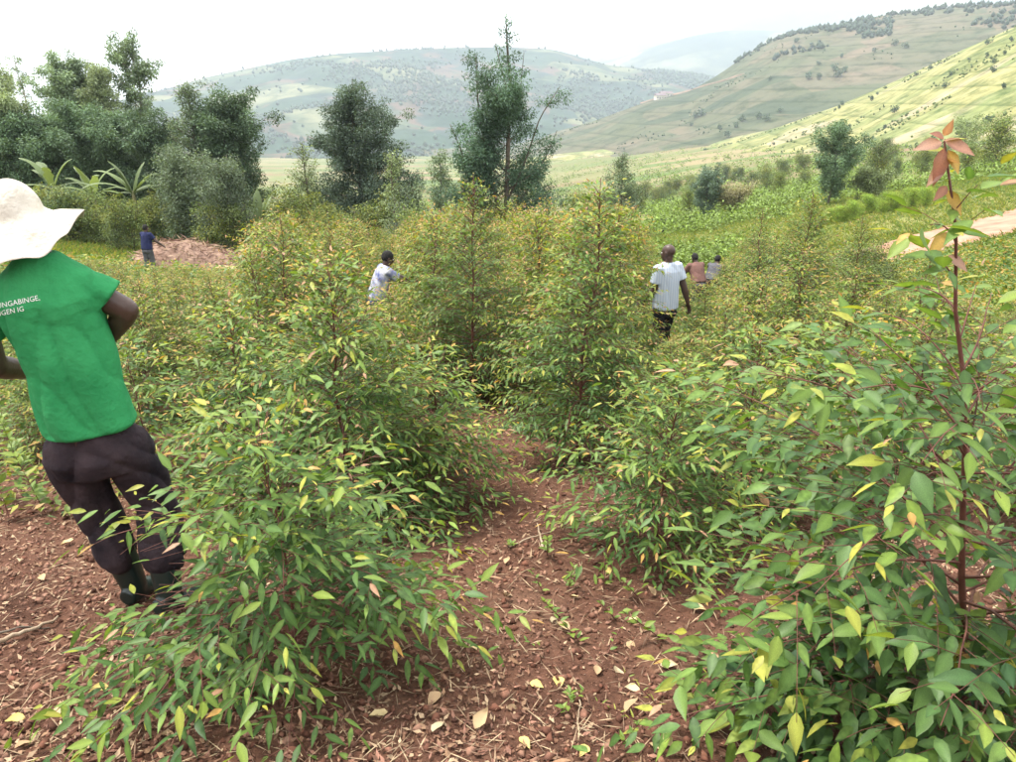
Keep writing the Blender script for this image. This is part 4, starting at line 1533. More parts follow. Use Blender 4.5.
# ------------------------------------------------------------------ brush heap and sawn boards by the grove
_bc = on_ground(196, 27.5)
_bu = np.linspace(-1, 1, 60)
_BX, _BY = np.meshgrid(_bu * 2.5, _bu * 1.7)
_rr = np.sqrt((_BX / 2.4) ** 2 + (_BY / 1.6) ** 2)
_hz = 0.95 * np.clip(1 - _rr ** 2, 0, 1) ** 0.8 * (0.75 + 0.5 * fbm(_BX * 1.1 + 5, _BY * 1.1, 71)) + 0.12 * (fbm(_BX * 6, _BY * 6, 72) - 0.5) * (_rr < 1)
_BZ = gz(_BX + _bc.x, _BY + _bc.y) - _bc.z + np.where(_rr < 1, _hz, -0.1)
_ii = np.arange(3600).reshape(60, 60)
_Q = np.stack([_ii[:-1, :-1], _ii[:-1, 1:], _ii[1:, 1:], _ii[1:, :-1]], -1).reshape(-1, 4)
heap = empty('brush_heap', _bc)
tag(heap, 'heap of dry pinkish-brown brush and soil below the grove', 'heap')
link('soil_core', np_mesh('soil_core', np.stack([_BX, _BY, _BZ], -1).reshape(-1, 3), _Q, smooth=True, k=4),
     plain_material('heap_soil', (0.17, 0.1, 0.075), (0.3, 0.2, 0.15), 5, 0.95, 0.8, 20), heap)
rg_ = np.random.default_rng(18)
n_ = 2600
i_ = rg_.integers(0, 3600, n_)
pp_ = np.stack([_BX, _BY, _BZ], -1).reshape(-1, 3)[i_] + rg_.normal(0, 0.04, (n_, 3))
ok_ = _rr.ravel()[i_] < 1
pp_ = pp_[ok_]
n_ = len(pp_)
V_, T_, C_ = leaves_arrays(pp_ + np.array([0, 0, 0.03]), nrm(rg_.normal(0, 1, (n_, 3)) * np.array([1, 1, 0.35])), nrm(rg_.normal(0, 1, (n_, 3))), rg_.uniform(0.15, 0.5, n_), np.full(n_, 0.035),
                           np.array([[0.3, 0.2, 0.15], [0.2, 0.12, 0.09], [0.4, 0.29, 0.2]])[rg_.integers(0, 3, n_)], 'low', 0.1)
link('dry_twigs', np_mesh('dry_twigs', V_, T_, C_), M_LITTER, heap)['kind'] = 'stuff'
M_BOARD = plain_material('fresh_board', (0.42, 0.29, 0.15), (0.6, 0.46, 0.28), 5, 0.8)
for k_, (a, b, w_, rz_) in enumerate([(222, 268, 0.9, 0.2), (232, 271, 1.1, -0.1), (240, 266, 0.8, 0.5), (246, 274, 0.9, -0.3), (228, 275, 0.7, 0.05)]):
    p_ = on_ground(a, 23.5 + 0.3 * k_)
    bm_ = bmesh.new()
    bmesh.ops.create_cube(bm_, size=1.0)
    for v_ in bm_.verts:
        v_.co = Vector((v_.co.x * w_, v_.co.y * 0.24, v_.co.z * 0.05))
    bmesh.ops.bevel(bm_, geom=bm_.edges[:], offset=0.008, segments=1)
    me_ = bpy.data.meshes.new('board')
    bm_.to_mesh(me_)
    bm_.free()
    o_ = link('board', me_, M_BOARD, None, (p_.x, p_.y, p_.z + 0.22 + 0.06 * k_))
    o_.rotation_euler = (0.25, rg_.normal(0, 0.12), rz_)
    tag(o_, 'pale freshly sawn board in the small pile right of the brush heap', 'board', 'sawn boards by the heap')

# ------------------------------------------------------------------ PEOPLE
def bm_ellipsoid(bm, c, ax, r, sub=3):
    """ax: 3 orthonormal vectors, r: 3 radii"""
    M = Matrix(((ax[0].x * r[0], ax[1].x * r[1], ax[2].x * r[2], c.x),
                (ax[0].y * r[0], ax[1].y * r[1], ax[2].y * r[2], c.y),
                (ax[0].z * r[0], ax[1].z * r[1], ax[2].z * r[2], c.z), (0, 0, 0, 1)))
    bmesh.ops.create_icosphere(bm, subdivisions=sub, radius=1.0, matrix=M)


WXYZ = (Vector((1, 0, 0)), Vector((0, 1, 0)), Vector((0, 0, 1)))


def bm_loft(bm, rings, n=20):
    """rings: (centre, right, front, rx, ry) closed with caps"""
    rows = []
    for c, a, b, rx, ry in rings:
        row = []
        for k in range(n):
            t = 2 * math.pi * k / n
            ct, s = math.cos(t), math.sin(t)
            e = 0.86
            x, y = math.copysign(abs(ct) ** e, ct), math.copysign(abs(s) ** e, s)
            row.append(bm.verts.new(c + a * (rx * x) + b * (ry * y)))
        rows.append(row)
    for r0, r1 in zip(rows[:-1], rows[1:]):
        for k in range(n):
            bm.faces.new((r0[k], r0[(k + 1) % n], r1[(k + 1) % n], r1[k]))
    bm.faces.new(rows[0][::-1])
    bm.faces.new(rows[-1])


def frame_of(d, hint):
    d = d.normalized()
    a = hint - d * hint.dot(d)
    if a.length < 1e-4:
        a = Vector((1, 0, 0)).cross(d)
    a.normalize()
    return a, d.cross(a)


def bm_limb(bm, pts, rad, hint=Vector((1, 0, 0)), n=14, flat=1.0):
    rings = []
    for i, p in enumerate(pts):
        d = (pts[min(i + 1, len(pts) - 1)] - pts[max(i - 1, 0)])
        a, b = frame_of(d, hint)
        rings.append((p, a, b, rad[i], rad[i] * flat))
    bm_loft(bm, rings, n)
    for p, r in ((pts[0], rad[0]), (pts[-1], rad[-1])):
        bm_ellipsoid(bm, p, WXYZ, (r * 0.97,) * 3, 2)


def interp_limb(ps, rs, m=5):
    P_, R_ = [], []
    for i in range(len(ps) - 1):
        for k in range(m):
            t = k / m
            P_.append(ps[i].lerp(ps[i + 1], t))
            R_.append(rs[i] + (rs[i + 1] - rs[i]) * t)
    P_.append(ps[-1])
    R_.append(rs[-1])
    return P_, R_


TMP = bpy.data.scenes.new('tmp')


def remesh(name, bm, voxel, smooth=4, wrinkle=0.0, wscale=(9, 9, 9), seed=0, origin=None):
    me = bpy.data.meshes.new(name + '_raw')
    bm.to_mesh(me)
    bm.free()
    o = bpy.data.objects.new(name + '_raw', me)
    TMP.collection.objects.link(o)
    r = o.modifiers.new('r', 'REMESH')
    r.mode = 'VOXEL'
    r.voxel_size = voxel
    if smooth:
        s = o.modifiers.new('s', 'SMOOTH')
        s.factor = 0.5
        s.iterations = smooth
    with bpy.context.temp_override(scene=TMP, view_layer=TMP.view_layers[0]):
        dg = bpy.context.evaluated_depsgraph_get()
    out = bpy.data.meshes.new_from_object(o.evaluated_get(dg))
    out.name = name
    bpy.data.objects.remove(o)
    bpy.data.meshes.remove(me)
    n = len(out.vertices)
    co = np.zeros(n * 3, np.float32)
    out.vertices.foreach_get('co', co)
    co = co.reshape(-1, 3).astype(float)
    if wrinkle:
        nr = np.zeros(n * 3, np.float32)
        out.vertex_normals.foreach_get('vector', nr)
        nr = nr.reshape(-1, 3)
        q = co * np.array(wscale) / 8.0
        w = 0
        for k, (dx, dz, fr) in enumerate(((0.8, 0.6, 46), (0.85, -0.5, 38), (0.35, 0.95, 70))):
            nz = vnoise(q[:, 0] * 7 + k * 9, q[:, 1] * 7, q[:, 2] * 7, seed + k)
            mk = np.clip(vnoise(q[:, 0] * 5 + k * 5, q[:, 1] * 5, q[:, 2] * 5, seed + k + 7) * 2.4 - 0.9, 0, 1)
            ph = (q[:, 0] * dx + q[:, 2] * dz + 0.3 * q[:, 1]) * fr + 7 * nz
            w = w + mk * (np.abs(np.sin(ph * 0.5)) ** 0.6 - 0.6)
        co = co + nr * (wrinkle * w * (1 - nr[:, 2] ** 2) ** 2)[:, None]
    if origin is not None:
        co = co - np.array(origin)
    out.vertices.foreach_set('co', co.astype(np.float32).ravel())
    out.polygons.foreach_set('use_smooth', np.ones(len(out.polygons), bool))
    out.update()
    return out


def hand(bm, wr, d, palm_n, s=1.0, curl=0.5, thumb_side=1):
    """d: pointing direction, palm_n: palm normal; five bent fingers"""
    d = d.normalized()
    a, _ = frame_of(d, palm_n)          # palm normal made square to d
    side = d.cross(a) * thumb_side
    c = wr + d * 0.045 * s
    bm_ellipsoid(bm, c, (d, side, a), (0.052 * s, 0.041 * s, 0.016 * s), 2)
    for k, L in enumerate((0.068, 0.078, 0.073, 0.058)):
        p = wr + d * 0.085 * s + side * (0.03 - 0.02 * k) * s
        dd = d
        pts = [p - d * 0.02 * s]
        for j in range(3):
            dd = (dd + a * curl * 0.7).normalized()
            p = p + dd * L * s * (0.42, 0.33, 0.25)[j]
            pts.append(p)
        bm_limb(bm, pts, [0.0095 * s, 0.009 * s, 0.0085 * s, 0.007 * s], side, 8)
    p = wr + d * 0.022 * s + side * 0.034 * s
    dd = (d * 0.75 + side * 0.75 + a * 0.25).normalized()
    pts = [p - dd * 0.015 * s]
    for j in range(2):
        pts.append(pts[-1] + dd * 0.036 * s)
        dd = (dd + d * 0.3 + a * curl * 0.5).normalized()
    bm_limb(bm, pts, [0.012 * s, 0.0105 * s, 0.0085 * s], side, 8)


M_SKIN = plain_material('dark_skin', (0.05, 0.027, 0.02), (0.075, 0.042, 0.031), 6, 0.45, 0.1, 60, 0.45)
M_EYE = plain_material('eye_white', (0.6, 0.57, 0.52), (0.7, 0.67, 0.62), 5, 0.3)
M_HAIR = plain_material('short_black_hair', (0.008, 0.007, 0.007), (0.02, 0.018, 0.017), 60, 0.8, 0.6, 200)


def cloth(name, c1, c2, scale=6, rough=0.85, bscale=34, bump=0.45):
    return plain_material(name, c1, c2, scale, rough, bump, bscale, 0.2)


def build_person(label, J, fwd, voxel, m_shirt, m_trousers, m_shoe, group=None, hair=True, shirt_r=1.0, origin=None,
                 boots=False, curlL=0.5, curlR=0.5, hem=0.12, sleeve=0.68, wr=0.010, sl_r=1.0):
    """J: world joints; clothing and hair are children of the figure"""
    org = J['org']
    root = empty('person', org)
    tag(root, label, 'person', group)
    up = (J['neck'] - J['pelvis']).normalized()
    right = (J['shR'] - J['shL'])
    right = (right - up * right.dot(up)).normalized()
    front = up.cross(right)
    if front.dot(fwd) < 0:
        front = -front
    hu = (J['head'] - J['neck']).normalized()
    hf = J.get('look', fwd)
    hf = (hf - hu * hf.dot(hu)).normalized()
    hr = hf.cross(hu)
    sw = (J['shR'] - J['shL']).length / 2
    L = (J['neck'] - J['pelvis']).length

    def tor(t, rx, ry, off=0.0):
        return (J['pelvis'] + up * (L * t) + front * off, right, front, rx, ry)
    # ---- body
    bm = bmesh.new()
    H = J['head']
    bm_ellipsoid(bm, H + hu * 0.025 - hf * 0.012, (hr, hf, hu), (0.074, 0.094, 0.088))
    bm_ellipsoid(bm, H - hu * 0.03 + hf * 0.02, (hr, hf, hu), (0.062, 0.072, 0.085))
    bm_ellipsoid(bm, H - hu * 0.085 + hf * 0.045, (hr, hf, hu), (0.04, 0.042, 0.03))
    bm_ellipsoid(bm, H - hu * 0.022 + hf * 0.098, (hr, hf, hu), (0.017, 0.02, 0.026), 2)     # nose
    bm_ellipsoid(bm, H + hu * 0.004 + hf * 0.09, (hr, hf, hu), (0.012, 0.012, 0.03), 2)
    bm_ellipsoid(bm, H + hu * 0.024 + hf * 0.076, (hr, hf, hu), (0.05, 0.016, 0.012), 2)     # brow
    bm_ellipsoid(bm, H - hu * 0.058 + hf * 0.088, (hr, hf, hu), (0.026, 0.012, 0.007), 2)    # lips
    bm_ellipsoid(bm, H - hu * 0.07 + hf * 0.086, (hr, hf, hu), (0.022, 0.011, 0.007), 2)
    for s in (-1, 1):
        bm_ellipsoid(bm, H - hu * 0.01 + hr * 0.076 * s - hf * 0.008, (hr, hf, hu), (0.01, 0.02, 0.032), 2)  # ears
    bm_limb(bm, [H - hu * 0.05 - hf * 0.015, J['neck'] + up * 0.02, J['neck'] - up * 0.06], [0.052, 0.056, 0.075], right)
    bm_loft(bm, [tor(-0.1, 0.13, 0.09), tor(0.05, 0.145, 0.1), tor(0.35, 0.13, 0.09), tor(0.65, 0.15, 0.1), tor(0.88, sw * 0.86, 0.085), tor(0.97, 0.08, 0.06)])
    for s in ('L', 'R'):
        sh, el, wrj = J['sh' + s], J['el' + s], J['wr' + s]
        p, r = interp_limb([sh, el], [0.054, 0.045])
        bm_limb(bm, p, r, front)
        bm_ellipsoid(bm, sh.lerp(el, 0.35), (front, right, up), (0.05, 0.05, 0.05), 2)
        p, r = interp_limb([el, el.lerp(wrj, 0.3), wrj], [0.045, 0.046, 0.028])
        bm_limb(bm, p, r, front)
        hd = J.get('hd' + s, (wrj - el).normalized())
        pn = J.get('pn' + s, front.cross(hd) if abs(front.dot(hd)) < 0.9 else up)
        hand(bm, wrj, hd, pn, 1.0, curlL if s == 'L' else curlR, -1 if s == 'L' else 1)
        hp, kn, an = J['hip' + s], J['kn' + s], J['an' + s]
        p, r = interp_limb([hp, kn, kn.lerp(an, 0.3), an], [0.075, 0.05, 0.05, 0.034], 4)
        bm_limb(bm, p, r, front)
        ff = J.get('foot' + s, fwd)
        bm_limb(bm, [an - Vector((0, 0, 0.03)), an + ff * 0.1 - Vector((0, 0, 0.05))], [0.036, 0.032], Vector((0, 0, 1)), 10)
    link('body', remesh('body', bm, voxel, 3, origin=org), M_SKIN, root)
    for s in (-1, 1):
        bm = bmesh.new()
        bm_ellipsoid(bm, H + hu * 0.004 + hf * 0.074 + hr * 0.031 * s - org, (hr, hf, hu), (0.014, 0.014, 0.01), 2)
        me = bpy.data.meshes.new('eye')
        bm.to_mesh(me)
        bm.free()
        link('eye', me, M_EYE, root)
    if hair:
        bm = bmesh.new()
        bm_ellipsoid(bm, H + hu * 0.032 - hf * 0.02, (hr, hf, hu), (0.08, 0.096, 0.09))
        bm_ellipsoid(bm, H + hu * 0.0 - hf * 0.04, (hr, hf, hu), (0.076, 0.075, 0.07))
        link('hair', remesh('hair', bm, max(0.008, voxel), 2, 0.003, (40, 40, 40), origin=org), M_HAIR, root)
    # ---- shirt
    k = shirt_r
    bm = bmesh.new()
    bm_loft(bm, [tor(-hem - 0.02, 0.185 * k, 0.135 * k), tor(-hem, 0.196 * k, 0.145 * k), tor(0.1, 0.19 * k, 0.142 * k), tor(0.35, 0.182 * k, 0.138 * k), tor(0.6, 0.192 * k, 0.142 * k, 0.006),
                 tor(0.8, max(sw * 0.98, 0.17), 0.128), tor(0.93, sw * 0.86, 0.1), tor(1.0, 0.1, 0.085), tor(1.045, 0.068, 0.066)], 28)
    for s in ('L', 'R'):
        sh, el = J['sh' + s], J['el' + s]
        e = sh.lerp(el, sleeve)
        p, r = interp_limb([sh - (el - sh).normalized() * 0.03, sh.lerp(el, 0.3), e], [0.07, 0.074 * sl_r, 0.076 * sl_r], 4)
        rings = []
        for i, q in enumerate(p):
            a, b = frame_of(el - sh, front)
            rings.append((q, a, b, r[i], r[i]))
        bm_loft(bm, rings, 18)
        bm_ellipsoid(bm, sh, WXYZ, (0.07, 0.07, 0.07), 2)
    shirt = link('shirt', remesh('shirt', bm, max(0.009, voxel), 7, wr, (8, 8, 3.2), 5, org), m_shirt, root)
    # ---- trousers
    bm = bmesh.new()
    wk = min(1.0, shirt_r * 0.95)
    bm_loft(bm, [tor(0.16, 0.13 * wk, 0.09 * wk), tor(-hem + 0.02, 0.15 * wk, 0.105 * wk), tor(-hem - 0.05, 0.172 * wk, 0.128 * wk), tor(-0.13 - max(0, hem), 0.18, 0.135), tor(-0.24 - max(0, hem), 0.16, 0.118)], 24)
    for s in ('L', 'R'):
        hp, kn, an = J['hip' + s], J['kn' + s], J['an' + s]
        cuff = kn.lerp(an, 0.62 if boots else 0.97)
        p, r = interp_limb([hp - up * 0.02, hp.lerp(kn, 0.3), kn, cuff], [0.094, 0.1, 0.08, 0.078], 5)
        bm_limb(bm, p, r, front, 16)
    link('trousers', remesh('trousers', bm, max(0.009, voxel), 5, wr * 1.1, (9, 9, 5), 9, org), m_trousers, root)
    # ---- footwear
    for s in ('L', 'R'):
        kn, an = J['kn' + s], J['an' + s]
        ff = J.get('foot' + s, fwd)
        z = Vector((0, 0, 1))
        bm = bmesh.new()
        topp = kn.lerp(an, 0.5 if boots else 0.9)
        p, r = interp_limb([topp, kn.lerp(an, 0.75) if boots else kn.lerp(an, 0.95), an - z * 0.02], [0.066, 0.06, 0.05] if boots else [0.045, 0.045, 0.045], 4)
        bm_limb(bm, p, r, front, 14)
        sole = an - z * 0.075
        bm_loft(bm, [(sole + z * 0.0, ff, z.cross(ff), 0.125, 0.045), (sole + z * 0.03, ff, z.cross(ff), 0.13, 0.048), (sole + z * 0.075, ff, z.cross(ff), 0.09, 0.045)][0:0] or
                [(sole - ff * 0.07 + z * 0.03, z, z.cross(ff), 0.035, 0.036), (sole + z * 0.035, z, z.cross(ff), 0.042, 0.044), (sole + ff * 0.1 + z * 0.03, z, z.cross(ff), 0.034, 0.047), (sole + ff * 0.18 + z * 0.022, z, z.cross(ff), 0.024, 0.036)], 14)
        link('boot' if boots else 'shoe', remesh('boot', bm, max(0.008, voxel), 3, origin=org), m_shoe, root)
    return root, shirt


M_GREEN = cloth('green_jersey', (0.014, 0.175, 0.055), (0.04, 0.3, 0.105), 4)
M_TROU = cloth('dark_plum_trousers', (0.008, 0.006, 0.01), (0.045, 0.03, 0.034), 7)
M_BOOT = plain_material('rubber_boot', (0.006, 0.014, 0.012), (0.012, 0.024, 0.02), 4, 0.35, 0, 1, 0.5)
M_HAT = cloth('cream_canvas', (0.5, 0.46, 0.38), (0.7, 0.66, 0.58), 9, 0.9, 60, 0.4)
M_PRINT = plain_material('white_print', (0.7, 0.72, 0.68), (0.82, 0.82, 0.8), 30, 0.7)

# the man in the green shirt, leaning back to the left with both arms bent forward
Yf = 2.95
gL, gR = ground_hit(138, 600), ground_hit(172, 612)
Yf = (gL.y + gR.y) / 2
J1 = dict(pelvis=P(92, 432, Yf + 0.0), neck=P(38, 262, Yf - 0.02), head=P(20, 224, Yf + 0.01),
          shL=P(-28, 298, Yf - 0.03), shR=P(80, 287, Yf + 0.03), elL=P(-6, 366, Yf - 0.02), elR=P(127, 310, Yf + 0.07),
          wrL=P(34, 372, Yf + 0.27), wrR=P(110, 338, Yf + 0.13),
          hipL=P(68, 446, Yf), hipR=P(116, 436, Yf + 0.02), knL=P(98, 512, Yf + 0.05), knR=P(156, 500, Yf + 0.08),
          anL=gL + Vector((0, 0, 0.085)), anR=gR + Vector((0, 0, 0.085)))
J1['org'] = (gL + gR) / 2
_f = Vector((0.25, 1, 0)).normalized()
J1['look'] = Vector((0.2, 1, -0.25)).normalized()
J1['hdL'] = Vector((0.7, 0.6, -0.2)).normalized()
J1['hdR'] = Vector((-0.35, 0.5, -0.7)).normalized()
J1['footL'] = Vector((0.15, 1, -0.2)).normalized()
J1['footR'] = Vector((0.45, 1, -0.2)).normalized()
man, man_shirt = build_person('man in a green printed T-shirt and floppy cream hat leaning back at the left', J1, _f, 0.007, M_GREEN, M_TROU, M_BOOT, hair=True, boots=True, shirt_r=0.87, hem=-0.04, sleeve=0.6, wr=0.028, sl_r=1.12)
man_shirt['label'] = 'green short-sleeved shirt with white lettering across the back'
# hat: soft crown, wide brim drooping at the back, one corner sticking out to the right
hc = P(12, 216, Yf - 0.01)
hup = (J1['head'] - J1['neck']).normalized() * 0.55 + Vector((-0.05, -0.22, 0.83))
hup.normalize()
hx = Vector((1, 0, 0)) - hup * hup.x
hx.normalize()
hy = hup.cross(hx)                      # away from the camera
prof = [(0.0, 0.118), (0.03, 0.117), (0.058, 0.108), (0.08, 0.09), (0.093, 0.062), (0.1, 0.03), (0.105, 0.0), (0.112, -0.012), (0.13, -0.02), (0.15, -0.03), (0.165, -0.038), (0.182, -0.049), (0.2, -0.06), (0.208, -0.066)]
nA = 72
Vh, Qh = [], []
for i, (r, z) in enumerate(prof):
    for k in range(nA):
        a = 2 * math.pi * k / nA
        back = max(0, -math.sin(a))
        b = max(0, (r - 0.105) / 0.117)
        rr = r * (1 + 0.05 * b * math.sin(3 * a + 0.6) + 0.03 * b * math.sin(7 * a))
        zz = z - b * 0.085 * back + b * (0.018 * math.sin(4 * a + 1) + 0.008 * math.sin(9 * a))
        tip = math.exp(-((a if a < math.pi else a - 2 * math.pi) - 0.12) ** 2 / 0.02)
        rr *= 1 + 0.17 * tip * b * b
        zz += 0.015 * tip * b
        if r < 0.105:
            rr *= 1 + 0.05 * math.sin(2 * a + 0.7) + 0.025 * math.sin(5 * a + z * 30)
            zz += 0.007 * math.sin(3 * a + 2) * (1 if r > 0.02 else 0)
        cx_, cy_ = rr * math.cos(a), rr * math.sin(a)
        zz += (0.016 if r > 0.02 else 0.004) * (float(vnoise(cx_ * 16, cy_ * 16, zz * 16, 3)) - 0.5) + 0.008 * (float(vnoise(cx_ * 40, cy_ * 40, zz * 40, 4)) - 0.5)
        if abs(r - 0.105) < 0.004:
            rr -= 0.004
        p = hc + hx * (rr * math.cos(a)) + hy * (rr * math.sin(a)) + hup * zz - J1['org']
        Vh.append(p)
for i in range(len(prof) - 1):
    for k in range(nA):
        Qh.append((i * nA + k, i * nA + (k + 1) % nA, (i + 1) * nA + (k + 1) % nA, (i + 1) * nA + k))
hme = np_mesh('hat', np.array(Vh), np.array(Qh), smooth=True, k=4)
hat = link('hat', hme, M_HAT, man)
sol = hat.modifiers.new('thick', 'SOLIDIFY')
sol.thickness = 0.004
sub = hat.modifiers.new('sub', 'SUBSURF')
sub.levels = sub.render_levels = 1
hat['label'] = 'floppy cream canvas hat with a wide drooping brim'


# white lettering laid on the back of the shirt
def shirt_print(text, x_end, y_end, ang, h_px):
    cu = bpy.data.curves.new('print', 'FONT')
    cu.body = text
    cu.size = 1.0
    cu.resolution_u = 2
    o = bpy.data.objects.new('print_raw', cu)
    TMP.collection.objects.link(o)
    with bpy.context.temp_override(scene=TMP, view_layer=TMP.view_layers[0]):
        dg = bpy.context.evaluated_depsgraph_get()
    me = bpy.data.meshes.new_from_object(o.evaluated_get(dg))
    bpy.data.objects.remove(o)
    n = len(me.vertices)
    wmax = max(v.co.x for v in me.vertices)
    bv = BVHTree.FromPolygons([v.co + J1['org'] for v in man_shirt.data.vertices], [p.vertices[:] for p in man_shirt.data.polygons])
    s = h_px / 0.7
    ca, sa = math.cos(ang), math.sin(ang)
    for v in me.vertices:
        u, w = (v.co.x - wmax) * s, v.co.y * s
        px, py = x_end + u * ca + w * sa, y_end - (w * ca) + u * sa
        d = Vector(ray(px, py)).normalized()
        hit, nn, _, _ = bv.ray_cast(Vector(CAM), d)
        if hit is None:
            hit = P(px, py, Yf)
        v.co = hit - d * 0.004 - J1['org']
    me.name = 'print'
    pr = link('print', me, M_PRINT, man_shirt)
    pr['label'] = 'white capital lettering'
    pr['kind'] = 'stuff'


shirt_print('ORUNGABINGE,', 40, 300, -0.2, 5.2)
shirt_print('RANGEN IG', 24, 311, -0.2, 5.0)


# standing figures farther off
def standing(px, Y, H, face, label, m_shirt, m_trousers, bend=0.0, armL=(0.15, 0.1), armR=(0.15, 0.1), hair=True, voxel=0.011, group=None, elbL=0.3, elbR=0.3, lean=0.0, look=None, sit=False, hem=0.12):
    """face: heading in radians from +Y to the right; arm: (sideways, forward) lift in radians; elb: elbow bend"""
    b = on_ground(px, Y)
    f = Vector((math.sin(face), math.cos(face), 0))
    r = Vector((math.cos(face), -math.sin(face), 0))
    z = Vector((0, 0, 1))
    k = H / 1.72
    pel = b + z * 0.93 * k
    if sit:
        pel = b + z * 0.3 * k
    u = (z * math.cos(bend) + f * math.sin(bend) + r * lean).normalized()
    J = dict(org=b, pelvis=pel, neck=pel + u * 0.52 * k)
    J['head'] = J['neck'] + (u + f * 0.15 + z * 0.3).normalized() * 0.15 * k
    J['look'] = look or (f - z * 0.3).normalized()
    for s, n, arm, eb in ((-1, 'L', armL, elbL), (1, 'R', armR, elbR)):
        sh = pel + u * 0.465 * k + r * 0.185 * k * s
        d = (-z * math.cos(arm[1]) * math.cos(arm[0]) + f * math.sin(arm[1]) + r * s * math.sin(arm[0])).normalized()
        el = sh + d * 0.29 * k
        d2 = (d * math.cos(eb) + f * math.sin(eb)).normalized()
        J['sh' + n], J['el' + n], J['wr' + n] = sh, el, el + d2 * 0.26 * k
        hp = pel + r * 0.09 * k * s - u * 0.03
        J['hip' + n] = hp
        fo = b + r * 0.1 * k * s + f * 0.08 * s * k
        fo = Vector((fo.x, fo.y, float(gz(fo.x, fo.y))))
        if sit:
            J['kn' + n] = hp + f * 0.4 * k + z * 0.16 * k
            fo = hp + f * 0.5 * k
            fo = Vector((fo.x, fo.y, float(gz(fo.x, fo.y))))
        J['an' + n] = fo + z * 0.085
        if not sit:
            J['kn' + n] = hp.lerp(J['an' + n], 0.49) + f * 0.03
    return build_person(label, J, f, voxel, m_shirt, m_trousers, M_BOOT, group, hair=hair, hem=hem, wr=0.012)


def stripe_mat():
    m, n, l, b = new_mat('pale_blue_striped_shirt')
    tc = n.new("ShaderNodeTexCoord")
    w = n.new("ShaderNodeTexWave")
    w.wave_type = 'BANDS'
    w.bands_direction = 'X'
    w.inputs['Scale'].default_value = 9
    w.inputs['Distortion'].default_value = 0.6
    l.new(tc.outputs['Object'], w.inputs['Vector'])
    r = ramp(n, [(0.35, (0.36, 0.42, 0.52)), (0.6, (0.46, 0.51, 0.58))])
    l.new(w.outputs[0], r.inputs[0])
    l.new(r.outputs[0], b.inputs['Base Color'])
    b.inputs['Roughness'].default_value = 0.85
    return m


M_STR = stripe_mat()
M_NAVYT = cloth('black_trousers', (0.008, 0.008, 0.011), (0.02, 0.02, 0.025))
M_NAVY = cloth('navy_shirt', (0.014, 0.018, 0.06), (0.025, 0.03, 0.09))
M_WHT = plain_material('white_blue_print', (0.05, 0.07, 0.22), (0.6, 0.6, 0.62), 9, 0.85)
M_LGT = cloth('pale_green_shirt', (0.36, 0.38, 0.3), (0.5, 0.5, 0.42))
M_BLUET = cloth('royal_blue_cloth', (0.015, 0.025, 0.2), (0.03, 0.05, 0.3))
M_RED = cloth('faded_red_shirt', (0.13, 0.07, 0.06), (0.19, 0.1, 0.085))
M_GRY = cloth('grey_shirt', (0.06, 0.06, 0.07), (0.12, 0.12, 0.13))

standing(661, 10.4, 1.70, -0.6, 'bald man in a pale blue striped shirt standing among the saplings', M_STR, M_NAVYT, armL=(0.04, 0.1), armR=(0.22, -0.3), elbL=0.75, elbR=0.1, hair=False, voxel=0.009,
         look=Vector((-0.75, 0.6, -0.15)).normalized(), hem=0.2)
standing(380, 12.2, 1.62, 1.1, 'worker in a white and blue patterned shirt half hidden by saplings', M_WHT, M_BLUET, bend=0.35, armL=(0.1, 1.0), armR=(0.1, 0.9), elbL=0.3, elbR=0.3)
standing(151, 25.3, 1.6, 0.4, 'worker in a navy shirt in front of the brush heap', M_NAVY, M_GRY, bend=0.1, armL=(0.2, 0.5), armR=(0.5, 0.3), elbL=0.7, elbR=0.5, voxel=0.014)
standing(247, 24.5, 1.6, 1.3, 'worker in a pale shirt bending over right of the brush heap', M_LGT, M_GRY, bend=0.75, armL=(0.1, 0.9), armR=(0.1, 0.8), voxel=0.014)
standing(696, 18.5, 1.5, -0.3, 'far worker in a faded red shirt in the field behind the bald man', M_RED, M_GRY, bend=0.5, armL=(0.15, 0.6), armR=(0.15, 0.6), elbL=0.6, elbR=0.6, voxel=0.014)
standing(709, 19.5, 1.45, 0.6, 'far worker in grey bending beside the one in red', M_GRY, M_NAVYT, bend=0.6, armL=(0.1, 0.8), armR=(0.1, 0.8), voxel=0.014)

bpy.data.scenes.remove(TMP)

# ------------------------------------------------------------------ house on the shaded hillside
def box_part(name, size, c, mat, parent, rz=0.0):
    bm = bmesh.new()
    bmesh.ops.create_cube(bm, size=1.0)
    for v in bm.verts:
        v.co = Vector((v.co.x * size[0], v.co.y * size[1], v.co.z * size[2])) + Vector(c)
    me = bpy.data.meshes.new(name)
    bm.to_mesh(me)
    bm.free()
    return link(name, me, mat, parent)


M_WALL = plain_material('limewashed_wall', (0.5, 0.45, 0.38), (0.65, 0.6, 0.52), 0.6, 0.9)
M_ROOF = plain_material('dull_sheet_roof', (0.13, 0.1, 0.11), (0.2, 0.15, 0.16), 0.5, 0.6)
M_PANE = plain_material('dark_pane', (0.02, 0.025, 0.03), (0.04, 0.045, 0.05), 1, 0.2)


